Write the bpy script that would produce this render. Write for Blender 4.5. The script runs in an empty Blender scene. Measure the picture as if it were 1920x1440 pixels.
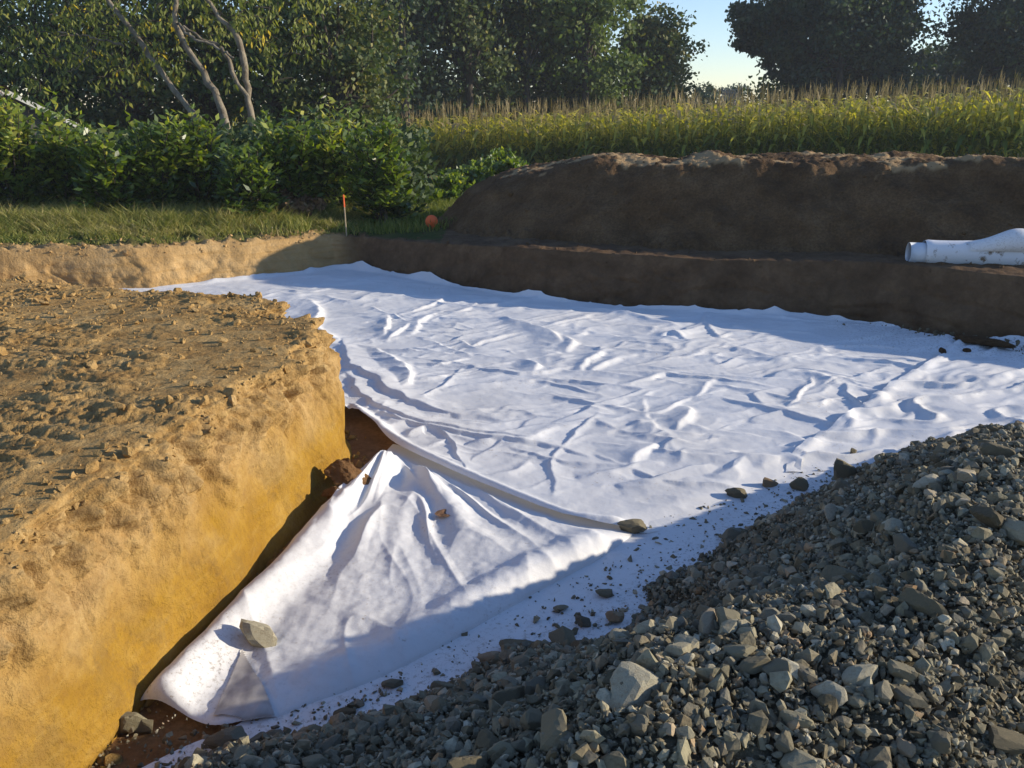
import bpy, bmesh, math, random
import numpy as np
from mathutils import Vector, Matrix
random.seed(7); rng = np.random.default_rng(7)
S = bpy.context.scene
COL = S.collection

# ------------------------------------------------------------------ camera, sky, sun, exposure
PITCH = math.radians(18.3); EYE = 2.4; FPX = 1600.0
cam_d = bpy.data.cameras.new('camera'); cam = bpy.data.objects.new('camera', cam_d); COL.objects.link(cam)
cam.location = (0, 0, EYE); cam.rotation_euler = (math.pi/2 - PITCH, 0, 0)
cam_d.sensor_width = 36; cam_d.lens = 30.0; cam_d.clip_start = 0.05; cam_d.clip_end = 3000
S.camera = cam
SUN_EL = math.radians(16.0); SUN_AZ = math.radians(5.0)        # towards +x, a little towards +y
sdir = Vector((math.cos(SUN_EL)*math.cos(SUN_AZ), math.cos(SUN_EL)*math.sin(SUN_AZ), math.sin(SUN_EL)))
W = bpy.data.worlds.new('World'); S.world = W; W.use_nodes = True
wn = W.node_tree.nodes; wl = W.node_tree.links
bg = wn['Background']; sky = wn.new('ShaderNodeTexSky'); sky.sky_type = 'NISHITA'
sky.sun_disc = False; sky.sun_elevation = SUN_EL; sky.sun_rotation = math.radians(90) - SUN_AZ
sky.air_density = 1.0; sky.dust_density = 0.0; sky.ozone_density = 1.5; sky.altitude = 50
wb = wn.new('ShaderNodeMix'); wb.data_type = 'RGBA'; wb.blend_type = 'MULTIPLY'; wb.inputs[0].default_value = 1.0; wb.inputs[7].default_value = (.84, .93, 1.20, 1)   # white balance of the camera
wl.new(sky.outputs[0], wb.inputs[6]); wl.new(wb.outputs[2], bg.inputs[0]); bg.inputs[1].default_value = 0.125
sl = bpy.data.lights.new('sun', 'SUN'); sl.energy = 5.0; sl.angle = math.radians(0.6); sl.color = (1.0, 0.88, 0.70)
so = bpy.data.objects.new('sun', sl); COL.objects.link(so)
so.rotation_euler = (-sdir).to_track_quat('-Z', 'Y').to_euler(); so.location = (20, 2, 10)
S.view_settings.view_transform = 'Standard'; S.view_settings.look = 'None'
S.view_settings.exposure = 0.52; S.view_settings.gamma = 1.0; S.view_settings.use_curve_mapping = False
S.cycles.max_bounces = 6; S.cycles.transparent_max_bounces = 8

# ------------------------------------------------------------------ helpers
CP, SP = math.cos(PITCH), math.sin(PITCH)
def ray(px, py):
    u = (px-960)/FPX; v = (py-720)/FPX
    return np.array([u, CP - v*SP, -(SP + v*CP)])
def at(px, py, z=0.0):                       # the place on the level z seen at a pixel of the photograph
    r = ray(px, py); t = (z-EYE)/r[2]
    return np.array([0, 0, EYE]) + r*t
def dep(px, py, t):                          # the place t metres along the optical axis
    return np.array([0, 0, EYE]) + ray(px, py)*t

def proj(P):
    P = np.atleast_2d(P); d = P[:, 1]*CP+(EYE-P[:, 2])*SP
    return np.column_stack([P[:, 0]/d*FPX+960, ((EYE-P[:, 2])*CP-P[:, 1]*SP)/d*FPX+720, d])
def on_mesh(V, px, py):                      # the vertex of a surface met by a line of sight
    q = proj(V); d = (q[:, 0]-px)**2+(q[:, 1]-py)**2; c = np.where(d < d.min()+9)[0]; return V[c[np.argmin(q[c, 2])]]

_perm = np.random.default_rng(3).permutation(512); _perm = np.concatenate([_perm, _perm, _perm])
_grad = np.random.default_rng(4).normal(size=(512, 3)); _grad /= np.linalg.norm(_grad, axis=1)[:, None]
def pn(p, s=1.0, seed=0):
    """gradient noise, about -1..1; p (N,2) or (N,3)"""
    p = np.asarray(p, float)
    if p.shape[1] == 2: p = np.column_stack([p, np.zeros(len(p))])
    p = p/s + seed*17.31 + 0.137
    i = np.floor(p).astype(int); f = p - i; w = f*f*f*(f*(f*6-15)+10)
    out = 0
    for dx in (0, 1):
        wx = w[:, 0] if dx else 1-w[:, 0]
        for dy in (0, 1):
            wy = w[:, 1] if dy else 1-w[:, 1]
            for dz in (0, 1):
                wz = w[:, 2] if dz else 1-w[:, 2]
                h = _perm[(_perm[(_perm[(i[:, 0]+dx) & 511] + i[:, 1]+dy) & 511] + i[:, 2]+dz) & 511]
                g = _grad[h]
                out = out + wx*wy*wz*(g[:, 0]*(f[:, 0]-dx) + g[:, 1]*(f[:, 1]-dy) + g[:, 2]*(f[:, 2]-dz))
    return out*1.7
def fbm(p, s, octv=4, seed=0, rough=0.5):
    a = 1; o = 0
    for k in range(octv): o = o + a*pn(p, s/2**k, seed+k*3.7); a *= rough
    return o
def billow(p, s, octv=4, seed=0, rough=0.5):
    a = 1; o = 0
    for k in range(octv): o = o + a*(np.abs(pn(p, s/2**k, seed+k*5.1))*2-.4); a *= rough
    return o
def sstep(a, b, x):
    t = np.clip((x-a)/(b-a), 0, 1); return t*t*(3-2*t)

def resample(pts, n, smooth=True):
    P = np.asarray(pts, float)
    if smooth and len(P) > 2:
        Q = np.vstack([2*P[0]-P[1], P, 2*P[-1]-P[-2]]); out = []
        for i in range(1, len(Q)-2):
            t = np.linspace(0, 1, 16, endpoint=False)[:, None]
            a, b, c, d = Q[i-1], Q[i], Q[i+1], Q[i+2]
            out.append(0.5*((2*b)+(c-a)*t+(2*a-5*b+4*c-d)*t*t+(3*b-a-3*c+d)*t**3))
        P = np.vstack(out+[P[-1:]])
    L = np.concatenate([[0], np.cumsum(np.linalg.norm(np.diff(P, axis=0), axis=1))])
    s = np.linspace(0, L[-1], n) if np.isscalar(n) else np.asarray(n)*L[-1]
    return np.column_stack([np.interp(s, L, P[:, k]) for k in range(P.shape[1])])

def dist_poly(xy, poly, closed=False):
    """distance to a polyline, and how far along it (0..1)"""
    xy = xy[:, :2]; best = np.full(len(xy), 1e9); par = np.zeros(len(xy))
    P = np.asarray(poly, float)[:, :2]
    if closed: P = np.vstack([P, P[:1]])
    n = len(P)-1
    for i in range(n):
        a, b = P[i], P[i+1]; d = b-a
        t = np.clip(((xy-a)@d)/(d@d+1e-12), 0, 1)
        dd = np.hypot(xy[:, 0]-(a[0]+t*d[0]), xy[:, 1]-(a[1]+t*d[1]))
        m = dd < best; best[m] = dd[m]; par[m] = (i+t[m])/n
    return best, par
def inside(xy, poly):
    P = np.asarray(poly, float)[:, :2]; r = np.zeros(len(xy), bool); j = len(P)-1
    for i in range(len(P)):
        c = ((P[i, 1] > xy[:, 1]) != (P[j, 1] > xy[:, 1]))
        with np.errstate(divide='ignore', invalid='ignore'):
            xx = (P[j, 0]-P[i, 0])*(xy[:, 1]-P[i, 1])/(P[j, 1]-P[i, 1])+P[i, 0]
        r ^= c & (xy[:, 0] < xx); j = i
    return r
def sdist(xy, poly):
    d, _ = dist_poly(xy, poly, True); return np.where(inside(xy, poly), d, -d)

def np_mesh(name, V, F, smooth=False, mat=None, attrs=None):
    """V (n,3), F (m,k) all faces of one size"""
    V = np.ascontiguousarray(V, dtype=np.float32); F = np.ascontiguousarray(F, dtype=np.int32)
    me = bpy.data.meshes.new(name); me.vertices.add(len(V)); me.vertices.foreach_set('co', V.ravel())
    k = F.shape[1]; me.loops.add(F.size); me.loops.foreach_set('vertex_index', F.ravel())
    me.polygons.add(len(F)); me.polygons.foreach_set('loop_start', np.arange(0, F.size, k, dtype=np.int32))
    me.polygons.foreach_set('loop_total', np.full(len(F), k, dtype=np.int32))
    me.update(calc_edges=True)
    me.polygons.foreach_set('use_smooth', np.full(len(F), smooth, dtype=bool))
    if attrs:
        for an, av in attrs.items():
            A = me.attributes.new(an, 'FLOAT', 'POINT'); A.data.foreach_set('value', np.asarray(av, dtype=np.float32))
    if mat: me.materials.append(mat)
    return me
def link(name, me, parent=None, loc=None, kind=None, label=None, cat=None, group=None):
    o = bpy.data.objects.new(name, me); COL.objects.link(o)
    if parent is not None: o.parent = parent
    if loc is not None: o.location = loc
    if kind: o['kind'] = kind
    if label: o['label'] = label
    if cat: o['category'] = cat
    if group: o['group'] = group
    return o
def thing(name, loc, label, cat, group=None): return link(name, None, None, loc, None, label, cat, group)
def grid_faces(nr, nc):
    i = np.arange(nr-1)[:, None]*nc + np.arange(nc-1)[None, :]
    return np.stack([i, i+1, i+nc+1, i+nc], -1).reshape(-1, 4)
def merge(parts):
    """parts: list of (V,F) -> one (V,F)"""
    Vs = []; Fs = []; n = 0
    for V, F in parts: Vs.append(V); Fs.append(F+n); n += len(V)
    return np.vstack(Vs), np.vstack(Fs)
def tube(path, rad, sides=8, caps=False):
    P = np.asarray(path, float); n = len(P); rad = np.broadcast_to(np.asarray(rad, float), (n,))
    T = np.gradient(P, axis=0); T /= np.linalg.norm(T, axis=1)[:, None]+1e-9
    up = np.array([0, 0, 1.0]); 
    if abs(T[0] @ up) > .9: up = np.array([1.0, 0, 0])
    A = np.cross(T, up); A /= np.linalg.norm(A, axis=1)[:, None]+1e-9; B = np.cross(T, A)
    th = np.linspace(0, 2*math.pi, sides, endpoint=False)
    V = P[:, None, :] + rad[:, None, None]*(np.cos(th)[None, :, None]*A[:, None, :]+np.sin(th)[None, :, None]*B[:, None, :])
    V = V.reshape(-1, 3); F = []
    for i in range(n-1):
        for j in range(sides):
            k = (j+1) % sides; F.append((i*sides+j, i*sides+k, (i+1)*sides+k, (i+1)*sides+j))
    return V, np.array(F)
def box(x0, x1, y0, y1, z0, z1):
    V = np.array([(x, y, z) for x in (x0, x1) for y in (y0, y1) for z in (z0, z1)], float)
    F = np.array([(0, 1, 3, 2), (4, 6, 7, 5), (0, 4, 5, 1), (2, 3, 7, 6), (0, 2, 6, 4), (1, 5, 7, 3)])
    return V, F

# ------------------------------------------------------------------ materials
class Mat:
    def __init__(s, name, rough=0.9, spec=0.25):
        s.m = bpy.data.materials.new(name); s.m.use_nodes = True; s.nt = s.m.node_tree
        s.b = s.nt.nodes['Principled BSDF']; s.b.inputs['Roughness'].default_value = rough
        s.b.inputs['Specular IOR Level'].default_value = spec
        s.co = s.nt.nodes.new('ShaderNodeTexCoord').outputs['Object']
    def n(s, t, **k):
        nd = s.nt.nodes.new(t)
        for a, v in k.items(): setattr(nd, a, v)
        return nd
    def l(s, a, b): s.nt.links.new(a, b)
    def noise(s, scale, detail=5, rough=.6, co=None, dist=0):
        nd = s.n('ShaderNodeTexNoise'); nd.inputs['Scale'].default_value = scale; nd.inputs['Detail'].default_value = detail
        nd.inputs['Roughness'].default_value = rough; nd.inputs['Distortion'].default_value = dist
        s.l(co or s.co, nd.inputs['Vector']); return nd.outputs['Fac']
    def ramp(s, fac, stops):
        r = s.n('ShaderNodeValToRGB'); e = r.color_ramp.elements
        while len(e) < len(stops): e.new(.5)
        for i, (p, c) in enumerate(stops): e[i].position = p; e[i].color = (*c, 1) if len(c) == 3 else c
        s.l(fac, r.inputs[0]); return r.outputs[0]
    def mix(s, f, a, b, mode='MIX'):
        m = s.n('ShaderNodeMix', data_type='RGBA', blend_type=mode)
        for i, v in ((0, f), (6, a), (7, b)):
            if isinstance(v, (int, float)): m.inputs[i].default_value = v
            elif isinstance(v, tuple): m.inputs[i].default_value = (*v, 1)
            else: s.l(v, m.inputs[i])
        return m.outputs[2]
    def math(s, op, a, b=0.0):
        m = s.n('ShaderNodeMath', operation=op)
        for i, v in ((0, a), (1, b)):
            if isinstance(v, (int, float)): m.inputs[i].default_value = v
            else: s.l(v, m.inputs[i])
        return m.outputs[0]
    def attr(s, name): return s.n('ShaderNodeAttribute', attribute_name=name).outputs['Fac']
    def z(s):
        x = s.n('ShaderNodeSeparateXYZ'); s.l(s.co, x.inputs[0]); return x.outputs['Z']
    def stretch(s, v):
        m = s.n('ShaderNodeMapping'); m.inputs['Scale'].default_value = v; s.l(s.co, m.inputs['Vector']); return m.outputs[0]
    def color(s, c):
        if isinstance(c, tuple): s.b.inputs['Base Color'].default_value = (*c, 1)
        else: s.l(c, s.b.inputs['Base Color'])
    def bump(s, h, strength=.5, dist=.02):
        b = s.n('ShaderNodeBump'); b.inputs['Strength'].default_value = strength; b.inputs['Distance'].default_value = dist
        s.l(h, b.inputs['Height'])
        if s.b.inputs['Normal'].is_linked: s.l(s.b.inputs['Normal'].links[0].from_socket, b.inputs['Normal'])
        s.l(b.outputs[0], s.b.inputs['Normal'])
    def translucent(s, col, f):
        t = s.n('ShaderNodeBsdfTranslucent'); mx = s.n('ShaderNodeMixShader'); mx.inputs[0].default_value = f
        if isinstance(col, tuple): t.inputs[0].default_value = (*col, 1)
        else: s.l(col, t.inputs[0])
        out = s.nt.nodes['Material Output']
        s.l(s.b.outputs[0], mx.inputs[1]); s.l(t.outputs[0], mx.inputs[2]); s.l(mx.outputs[0], out.inputs[0])

def clay_mat():
    m = Mat('clay', .95, .12)
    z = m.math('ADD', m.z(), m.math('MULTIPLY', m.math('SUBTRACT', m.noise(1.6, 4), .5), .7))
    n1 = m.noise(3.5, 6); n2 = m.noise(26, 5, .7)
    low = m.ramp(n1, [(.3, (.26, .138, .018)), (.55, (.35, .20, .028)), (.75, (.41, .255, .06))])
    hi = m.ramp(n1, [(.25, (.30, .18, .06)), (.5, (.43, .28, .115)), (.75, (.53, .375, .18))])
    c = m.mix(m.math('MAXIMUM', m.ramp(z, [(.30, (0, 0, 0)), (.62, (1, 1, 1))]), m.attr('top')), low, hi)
    # smeared streaks left by the digger bucket
    st = m.noise(9, 6, .7, m.stretch((1.0, .5, 3.0)))
    grit = m.math('MULTIPLY', m.ramp(m.noise(3.2, 10, .78), [(.50, (0, 0, 0)), (.54, (1, 1, 1))]), m.ramp(m.noise(2.1, 3), [(.42, (0, 0, 0)), (.6, (1, 1, 1))]))
    c = m.mix(m.math('MULTIPLY', grit, .42), c, (.17, .11, .04))
    c = m.mix(m.ramp(st, [(.52, (0, 0, 0)), (.75, (.3, .3, .3))]), c, (.48, .34, .12))
    # trampled, drier top
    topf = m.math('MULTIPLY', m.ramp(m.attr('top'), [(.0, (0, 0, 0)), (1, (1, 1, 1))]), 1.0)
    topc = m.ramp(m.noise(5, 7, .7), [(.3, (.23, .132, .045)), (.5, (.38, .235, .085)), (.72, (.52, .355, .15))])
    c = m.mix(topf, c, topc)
    c = m.mix(m.math('MULTIPLY', m.ramp(n2, [(.35, (1, 1, 1)), (.55, (0, 0, 0))]), .35), c, (.22, .12, .035))
    m.color(c)
    m.bump(m.noise(60, 6, .7), .7, .014); m.bump(m.noise(14, 6, .65), .8, .04)
    return m.m
def soil_mat(name, a, b, c, bs=.6, band=False, dry=False):
    m = Mat(name, .96, .1)
    col = m.ramp(m.noise(2.2, 7, .65), [(.3, a), (.5, b), (.72, c)])
    col = m.mix(m.math('MULTIPLY', m.ramp(m.noise(32, 4, .7), [(.4, (1, 1, 1)), (.6, (0, 0, 0))]), .4), col, tuple(x*.5 for x in a))
    if band:
        st = m.noise(5, 4, .6, m.stretch((.25, .25, 7)))
        col = m.mix(m.ramp(st, [(.5, (0, 0, 0)), (.62, (.6, .6, .6))]), col, c)
    if dry: col = m.mix(m.attr('dry'), col, (.40, .27, .135))  # sunlight on the crest painted in as a lighter tan
    m.color(col); m.bump(m.noise(45, 6, .7), bs, .015); m.bump(m.noise(9, 6, .65), bs, .05)
    return m.m
def ground_mat():
    m = Mat('ground', .96, .1)
    cut = m.ramp(m.noise(2.0, 7, .65), [(.3, (.30, .19, .08)), (.5, (.42, .27, .115)), (.72, (.50, .34, .16))])
    st = m.noise(5, 4, .6, m.stretch((.25, .25, 7)))
    cut = m.mix(m.ramp(st, [(.5, (0, 0, 0)), (.62, (.6, .6, .6))]), cut, (.36, .22, .08))
    brn = m.ramp(m.noise(3.0, 9, .72), [(.3, (.07, .042, .022)), (.5, (.12, .074, .04)), (.72, (.19, .12, .065))])
    cut = m.mix(m.attr('brown'), cut, brn)
    turf = m.ramp(m.noise(1.2, 7, .7), [(.35, (.035, .05, .014)), (.5, (.06, .075, .02)), (.7, (.11, .095, .035))])
    m.color(m.mix(m.attr('turf'), cut, turf))
    m.bump(m.noise(45, 6, .7), .6, .015); m.bump(m.noise(9, 6, .65), .6, .05)
    return m.m
def cloth_mat():
    m = Mat('geotextile', .85, .2)
    c = m.ramp(m.noise(1.3, 4, .6), [(.35, (.74, .735, .72)), (.6, (.80, .80, .79))])
    d = m.math('MULTIPLY', m.ramp(m.noise(38, 5, .78), [(.59, (0, 0, 0)), (.66, (1, 1, 1))]), m.ramp(m.noise(1.1, 5, .7), [(.50, (0, 0, 0)), (.60, (1, 1, 1))]))
    c = m.mix(m.math('MULTIPLY', d, .8), c, (.30, .22, .13))
    dd = m.math('MULTIPLY', m.attr('dirt'), m.ramp(m.noise(42, 5, .8), [(.53, (0, 0, 0)), (.60, (1, 1, 1))]))
    c = m.mix(m.math('MULTIPLY', dd, .8), c, (.20, .15, .095))
    m.color(c)
    m.bump(m.noise(420, 2, .6), .12, .003); m.bump(m.noise(16, 4, .6), .3, .012)
    m.translucent((.78, .74, .66), .14)
    return m.m
def stone_mat(obj_random):
    m = Mat('broken_stone', .9, .25)
    f = m.n('ShaderNodeObjectInfo').outputs['Random'] if obj_random else m.attr('tint')
    base = m.ramp(f, [(0, (.10, .08, .045)), (.3, (.20, .175, .11)), (.55, (.165, .15, .11)), (.78, (.27, .24, .15)), (.93, (.44, .40, .29)), (1, (.28, .17, .08))])
    sp = m.ramp(m.noise(55, 6, .75), [(.3, (.55, .55, .52)), (.5, (1, 1, 1)), (.75, (1.3, 1.28, 1.2))])
    c = m.mix(1.0, base, sp, 'MULTIPLY')
    c = m.mix(m.ramp(m.noise(7, 4, .7), [(.5, (0, 0, 0)), (.7, (.55, .55, .55))]), c, (.24, .18, .10))
    m.color(c); m.bump(m.noise(90, 6, .75), .5, .006); m.bump(m.noise(24, 4, .6), .5, .014)
    return m.m
def leaf_mat(name, stops, rough=.6, spec=.3, tr=.3, trc=None):
    m = Mat(name, rough, spec)
    c = m.ramp(m.attr('tint'), stops); m.color(c)
    t = m.mix(1.0, c, trc or (1.3, 1.4, .5), 'MULTIPLY'); m.translucent(t, tr)
    return m.m
def bark_mat(name, a, b):
    m = Mat(name, .9, .15); c = m.ramp(m.noise(7, 6, .7, m.stretch((1, 1, .5))), [(.35, a), (.65, b)]); m.color(c)
    m.bump(m.noise(22, 5, .7, m.stretch((1, 1, .3))), .8, .03); return m.m
def plain(name, c, rough=.6, spec=.3, var=.12, sc=20):
    m = Mat(name, rough, spec)
    m.color(m.ramp(m.noise(sc, 5, .6), [(.3, tuple(x*(1-var) for x in c)), (.7, tuple(min(1, x*(1+var)) for x in c))]))
    m.bump(m.noise(sc*4, 4), .15, .004); return m.m
M_clay = clay_mat(); M_ground = ground_mat(); M_cloth = cloth_mat()
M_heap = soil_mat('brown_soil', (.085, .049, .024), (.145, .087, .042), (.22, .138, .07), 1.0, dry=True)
M_floor = soil_mat('pit_soil', (.16, .085, .035), (.24, .13, .055), (.30, .18, .08))
M_stone = stone_mat(False); M_stone_i = stone_mat(True)
M_bed = soil_mat('gravel_fines', (.09, .075, .045), (.15, .128, .08), (.22, .19, .12), 1.0)

# ------------------------------------------------------------------ stones (angular shapes shared by all the loose rubble)
def hull_rock(seed, npts, flat=1.0):
    r = np.random.default_rng(seed); bm = bmesh.new()
    sc = np.array([1, r.uniform(.6, .95), r.uniform(.45, .8)*flat])
    P = r.normal(size=(npts, 3)); P /= np.linalg.norm(P, axis=1)[:, None]; P *= sc*r.uniform(.8, 1.05, (npts, 1))
    vs = [bm.verts.new(p) for p in P]; res = bmesh.ops.convex_hull(bm, input=vs)
    bmesh.ops.delete(bm, geom=[v for v in bm.verts if not v.link_faces], context='VERTS')
    bmesh.ops.triangulate(bm, faces=bm.faces[:]); bm.verts.index_update()
    V = np.array([v.co[:] for v in bm.verts]); F = np.array([[v.index for v in f.verts] for f in bm.faces]); bm.free()
    return V, F
def cut_rock(seed, planes=11, sub=3, rough=.03):
    """a block broken along flat faces, edges slightly worn"""
    r = np.random.default_rng(seed); bm = bmesh.new(); bmesh.ops.create_icosphere(bm, subdivisions=sub, radius=1)
    V = np.array([v.co[:] for v in bm.verts]); F = np.array([[v.index for v in f.verts] for f in bm.faces]); bm.free()
    N = r.normal(size=(planes, 3)); N /= np.linalg.norm(N, axis=1)[:, None]; N = np.vstack([N, -N[:3]]); D = r.uniform(.5, .85, len(N))
    q = (V @ N.T)/D[None, :]; rr = 1/np.maximum(q.max(1), .85)
    V = V*rr[:, None]; V *= np.array([1, r.uniform(.65, .9), r.uniform(.55, .8)])
    V = V*(1+rough*fbm(V, .35, 3, seed)[:, None]); return V, F
SMALL = [hull_rock(100+i, 9) for i in range(14)]
MED = [hull_rock(200+i, 15) for i in range(18)]
BIGT = [cut_rock(300+i) for i in range(14)]
def rand_rot(n, r):
    q = r.normal(size=(n, 4)); q /= np.linalg.norm(q, axis=1)[:, None]; w, x, y, z = q.T
    return np.stack([1-2*(y*y+z*z), 2*(x*y-z*w), 2*(x*z+y*w), 2*(x*y+z*w), 1-2*(x*x+z*z), 2*(y*z-x*w), 2*(x*z-y*w), 2*(y*z+x*w), 1-2*(x*x+y*y)], -1).reshape(n, 3, 3)
def scatter(temps, P, size, r, tilt=None):
    """copies of templates joined into one V,F,tint"""
    n = len(P); R = rand_rot(n, r) if tilt is None else tilt; idx = r.integers(0, len(temps), n); tint = r.random(n)
    Vs = []; Fs = []; Ts = []; off = 0
    for k, (V, F) in enumerate(temps):
        m = np.where(idx == k)[0]
        if not len(m): continue
        X = np.einsum('nij,vj->nvi', R[m], V)*size[m, None, None]+P[m, None, :]
        Vs.append(X.reshape(-1, 3)); Fs.append((F[None]+(np.arange(len(m))*len(V))[:, None, None]).reshape(-1, F.shape[1])+off)
        Ts.append(np.repeat(tint[m], len(V))); off += len(m)*len(V)
    return np.vstack(Vs), np.vstack(Fs), np.concatenate(Ts)

# ------------------------------------------------------------------ height of the natural ground
def G(xy):
    x, y = xy[:, 0], xy[:, 1]
    near = np.interp(x, [-16, -6.5, -4.8, -2.4, .3, 2.1, 5, 12], [.62, .57, .55, .45, .62, .62, .69, .82])
    far = -.35 + .05*np.clip(x, -25, 25)
    f = sstep(13, 32, y); back = sstep(6, 0, y)
    return near*(1-f)*(1-back)+far*f*(1-back)+.85*back + .03*fbm(xy, 2.5, 3, 11)

# thin autumn haze over the whole place
V, F = box(-160, 160, -40, 170, -14.0, 30)
hz = bpy.data.materials.new('haze'); hz.use_nodes = True; hn = hz.node_tree.nodes; hn.remove(hn['Principled BSDF']); pv = hn.new('ShaderNodeVolumePrincipled')
pv.inputs['Density'].default_value = .0007; pv.inputs['Color'].default_value = (.86, .92, 1, 1); pv.inputs['Anisotropy'].default_value = .0
hz.node_tree.links.new(pv.outputs[0], hn['Material Output'].inputs['Volume'])
link('haze', np_mesh('haze', V, F, False, hz), kind='stuff', label='thin pale autumn haze hanging over the whole site')
# pit floor
n = 60; gx, gy = np.meshgrid(np.linspace(-18, 16, n*3), np.linspace(-8, 15, n*2)); V = np.column_stack([gx.ravel(), gy.ravel(), 0*gx.ravel()-.03])
V[:, 2] += .02*fbm(V[:, :2], .5, 4, 2)
link('pit_floor', np_mesh('pit_floor', V, grid_faces(n*2, n*3), True, M_floor), kind='structure', label='brown bare soil floor of the dug pit')

# far cut walls and the land beyond, one sheet running out to the horizon
wall_pts = [(14, -7), (14, 0), (12.5, 4), (8, 6.9), (5.3, 8.3), (3.9, 9.45), (2.1, 9.85), (.27, 10.65), (-1.2, 11.8), (-2.25, 12.65),
            (-2.6, 12.7), (-3.5, 12.0), (-4.8, 11.15), (-6.6, 10.75), (-9, 10.4), (-17, 10), (-17, -7), (14, -7)]
seg = resample(wall_pts, 3000, False)
C2 = np.array([.5, 7.0])
vis = (seg[:, 1] > 7.2) & (seg[:, 0] > -10) & (seg[:, 0] < 7.5)
w = np.where(vis, 1.0, .08); cs = np.concatenate([[0], np.cumsum(w)[:-1]]); cs /= cs[-1]
idx = np.interp(np.linspace(0, 1, 950), cs, np.arange(len(seg))); base = np.column_stack([np.interp(idx, np.arange(len(seg)), seg[:, k]) for k in (0, 1)])
out = base-C2; out /= np.linalg.norm(out, axis=1)[:, None]
rows = []; top_a = []
bw = fbm(base, 1.2, 4, 5)
nw = 34
for k in range(nw):                                              # the wall itself
    u = k/(nw-1); ins = .30*(u**1.3)
    rows.append((base+out*(ins+.05*bw)[:, None] if np.ndim(ins+.05*bw) else 0, u))
dist = np.concatenate([np.linspace(.02, 3.5, 110), 3.5*np.geomspace(1.02, 200, 90)])
Vt = []; turf = []
for b, u in rows:
    e = np.column_stack([b, np.zeros(len(b))]); g = G(b)
    z = g*u-.03*(1-u)
    q = np.column_stack([b, z])
    d = (.05*fbm(q*[1, 1, 1.6], .6, 3, 21) + .02*fbm(q*[1, 1, .7], .12, 4, 24, .65) + .05*np.clip(billow(q, .2, 4, 8), 0, 1)*sstep(.55, .9, u)-.03*np.exp(-(pn(q*[1, 1, 3], .8, 23)/.08)**2))*np.sin(math.pi*min(u+.12, 1.0))
    b2 = b-out*d[:, None]; Vt.append(np.column_stack([b2, z])); turf.append(np.zeros(len(b)))
for dd in dist:
    b = base+out*(.30+dd+.05*bw)[:, None]; g = G(b)
    near = math.exp(-dd/1.2)
    z = g+np.where(b[:, 0] > -2.2, .3, 1.0)*(.06*billow(b, .22, 4, 31)+.03*fbm(b, .07, 2, 9))*near*sstep(-.1, .15, dd)
    z = z-.25*sstep(30, 200, dd)
    Vt.append(np.column_stack([b, z]))
    tf = sstep(.05, .35, dd+.25*fbm(b, .5, 3, 41)-.05)*np.where(b[:, 0] < -1.0, 1, sstep(-1.0, -2.5, b[:, 0])+sstep(4.5, 6, dd))
    turf.append(np.clip(tf, 0, 1))
V = np.vstack(Vt); ring = V.reshape(len(Vt), -1, 3)
brown = sstep(-2.9, -2.2, V[:, 0]+.1*fbm(V, .4, 2, 3))
me = np_mesh('ground', V, grid_faces(len(Vt), len(base)), True, M_ground, {'turf': np.concatenate(turf), 'brown': brown})
link('ground', me, kind='structure', label='cut edge of the pit with the land running out behind it')

# brown soil heap behind the right-hand wall
heap_poly = [(-1.35, 13.8), (-.3, 12.2), (1.0, 11.25), (2.3, 10.65), (3.9, 10.3), (5.6, 9.55), (9, 8.2), (13, 6.2), (15, 9), (11, 11.3), (6.5, 13.0), (3.8, 14.1), (1.6, 15.2), (-.4, 15.8)]
def heap_h(xy):
    sd = sdist(xy+.16*np.column_stack([fbm(xy, 1.1, 3, 51), fbm(xy, 1.1, 3, 52)]), resample(heap_poly+heap_poly[:1], 90))
    cap = np.interp(xy[:, 0], [-1, .2, 1.2, 3, 6, 7.4, 12], [.50, .80, .98, 1.01, 1.00, .96, .98])
    cap = cap+.05*fbm(xy, 1.6, 2, 57)+.07*np.exp(-((xy[:, 0]-2.75)/.28)**2)*np.exp(-((xy[:, 1]-12.3)/.5)**2)
    h = sd*.86; k = .10; h = np.where(h > cap-k, cap-k+k*(1-np.exp(-np.clip(h-cap+k, 0, 9)/k)), h)
    h = h+sstep(0, .3, sd)*(.05*fbm(xy, .6, 4, 53)+.016*billow(xy, .14, 3, 54)) + .05*np.exp(-((sd)/.12)**2)*billow(xy, .12, 2, 58)
    return h, sd
nx, ny = 560, 260; gx, gy = np.meshgrid(np.linspace(-1.8, 11, nx), np.linspace(8.0, 16.2, ny)); XY = np.column_stack([gx.ravel(), gy.ravel()])
h, sd = heap_h(XY); Vh = np.column_stack([XY, G(XY)+np.maximum(h, -.25)])
F = grid_faces(ny, nx); keep = sd[F].min(1) > -.15; F = F[keep]; used = np.unique(F); rm = np.zeros(len(Vh), int); rm[used] = np.arange(len(used))
crest_sun = sstep(.985, 1.03, h/np.maximum(np.interp(XY[:, 0], [-1, .2, 1.2, 3, 6, 7.4, 12], [.50, .80, .98, 1.01, 1.00, .96, .98]), .1)+.25*fbm(XY, .5, 3, 59))  # crest colour lightened near its full height, standing in for sun on the rim
link('soil_heap', np_mesh('soil_heap', Vh[used], rm[F], True, M_heap, {'dry': crest_sun[used]}), label='long brown heap of dug soil in shade along the right-hand wall', cat='soil heap')

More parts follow.
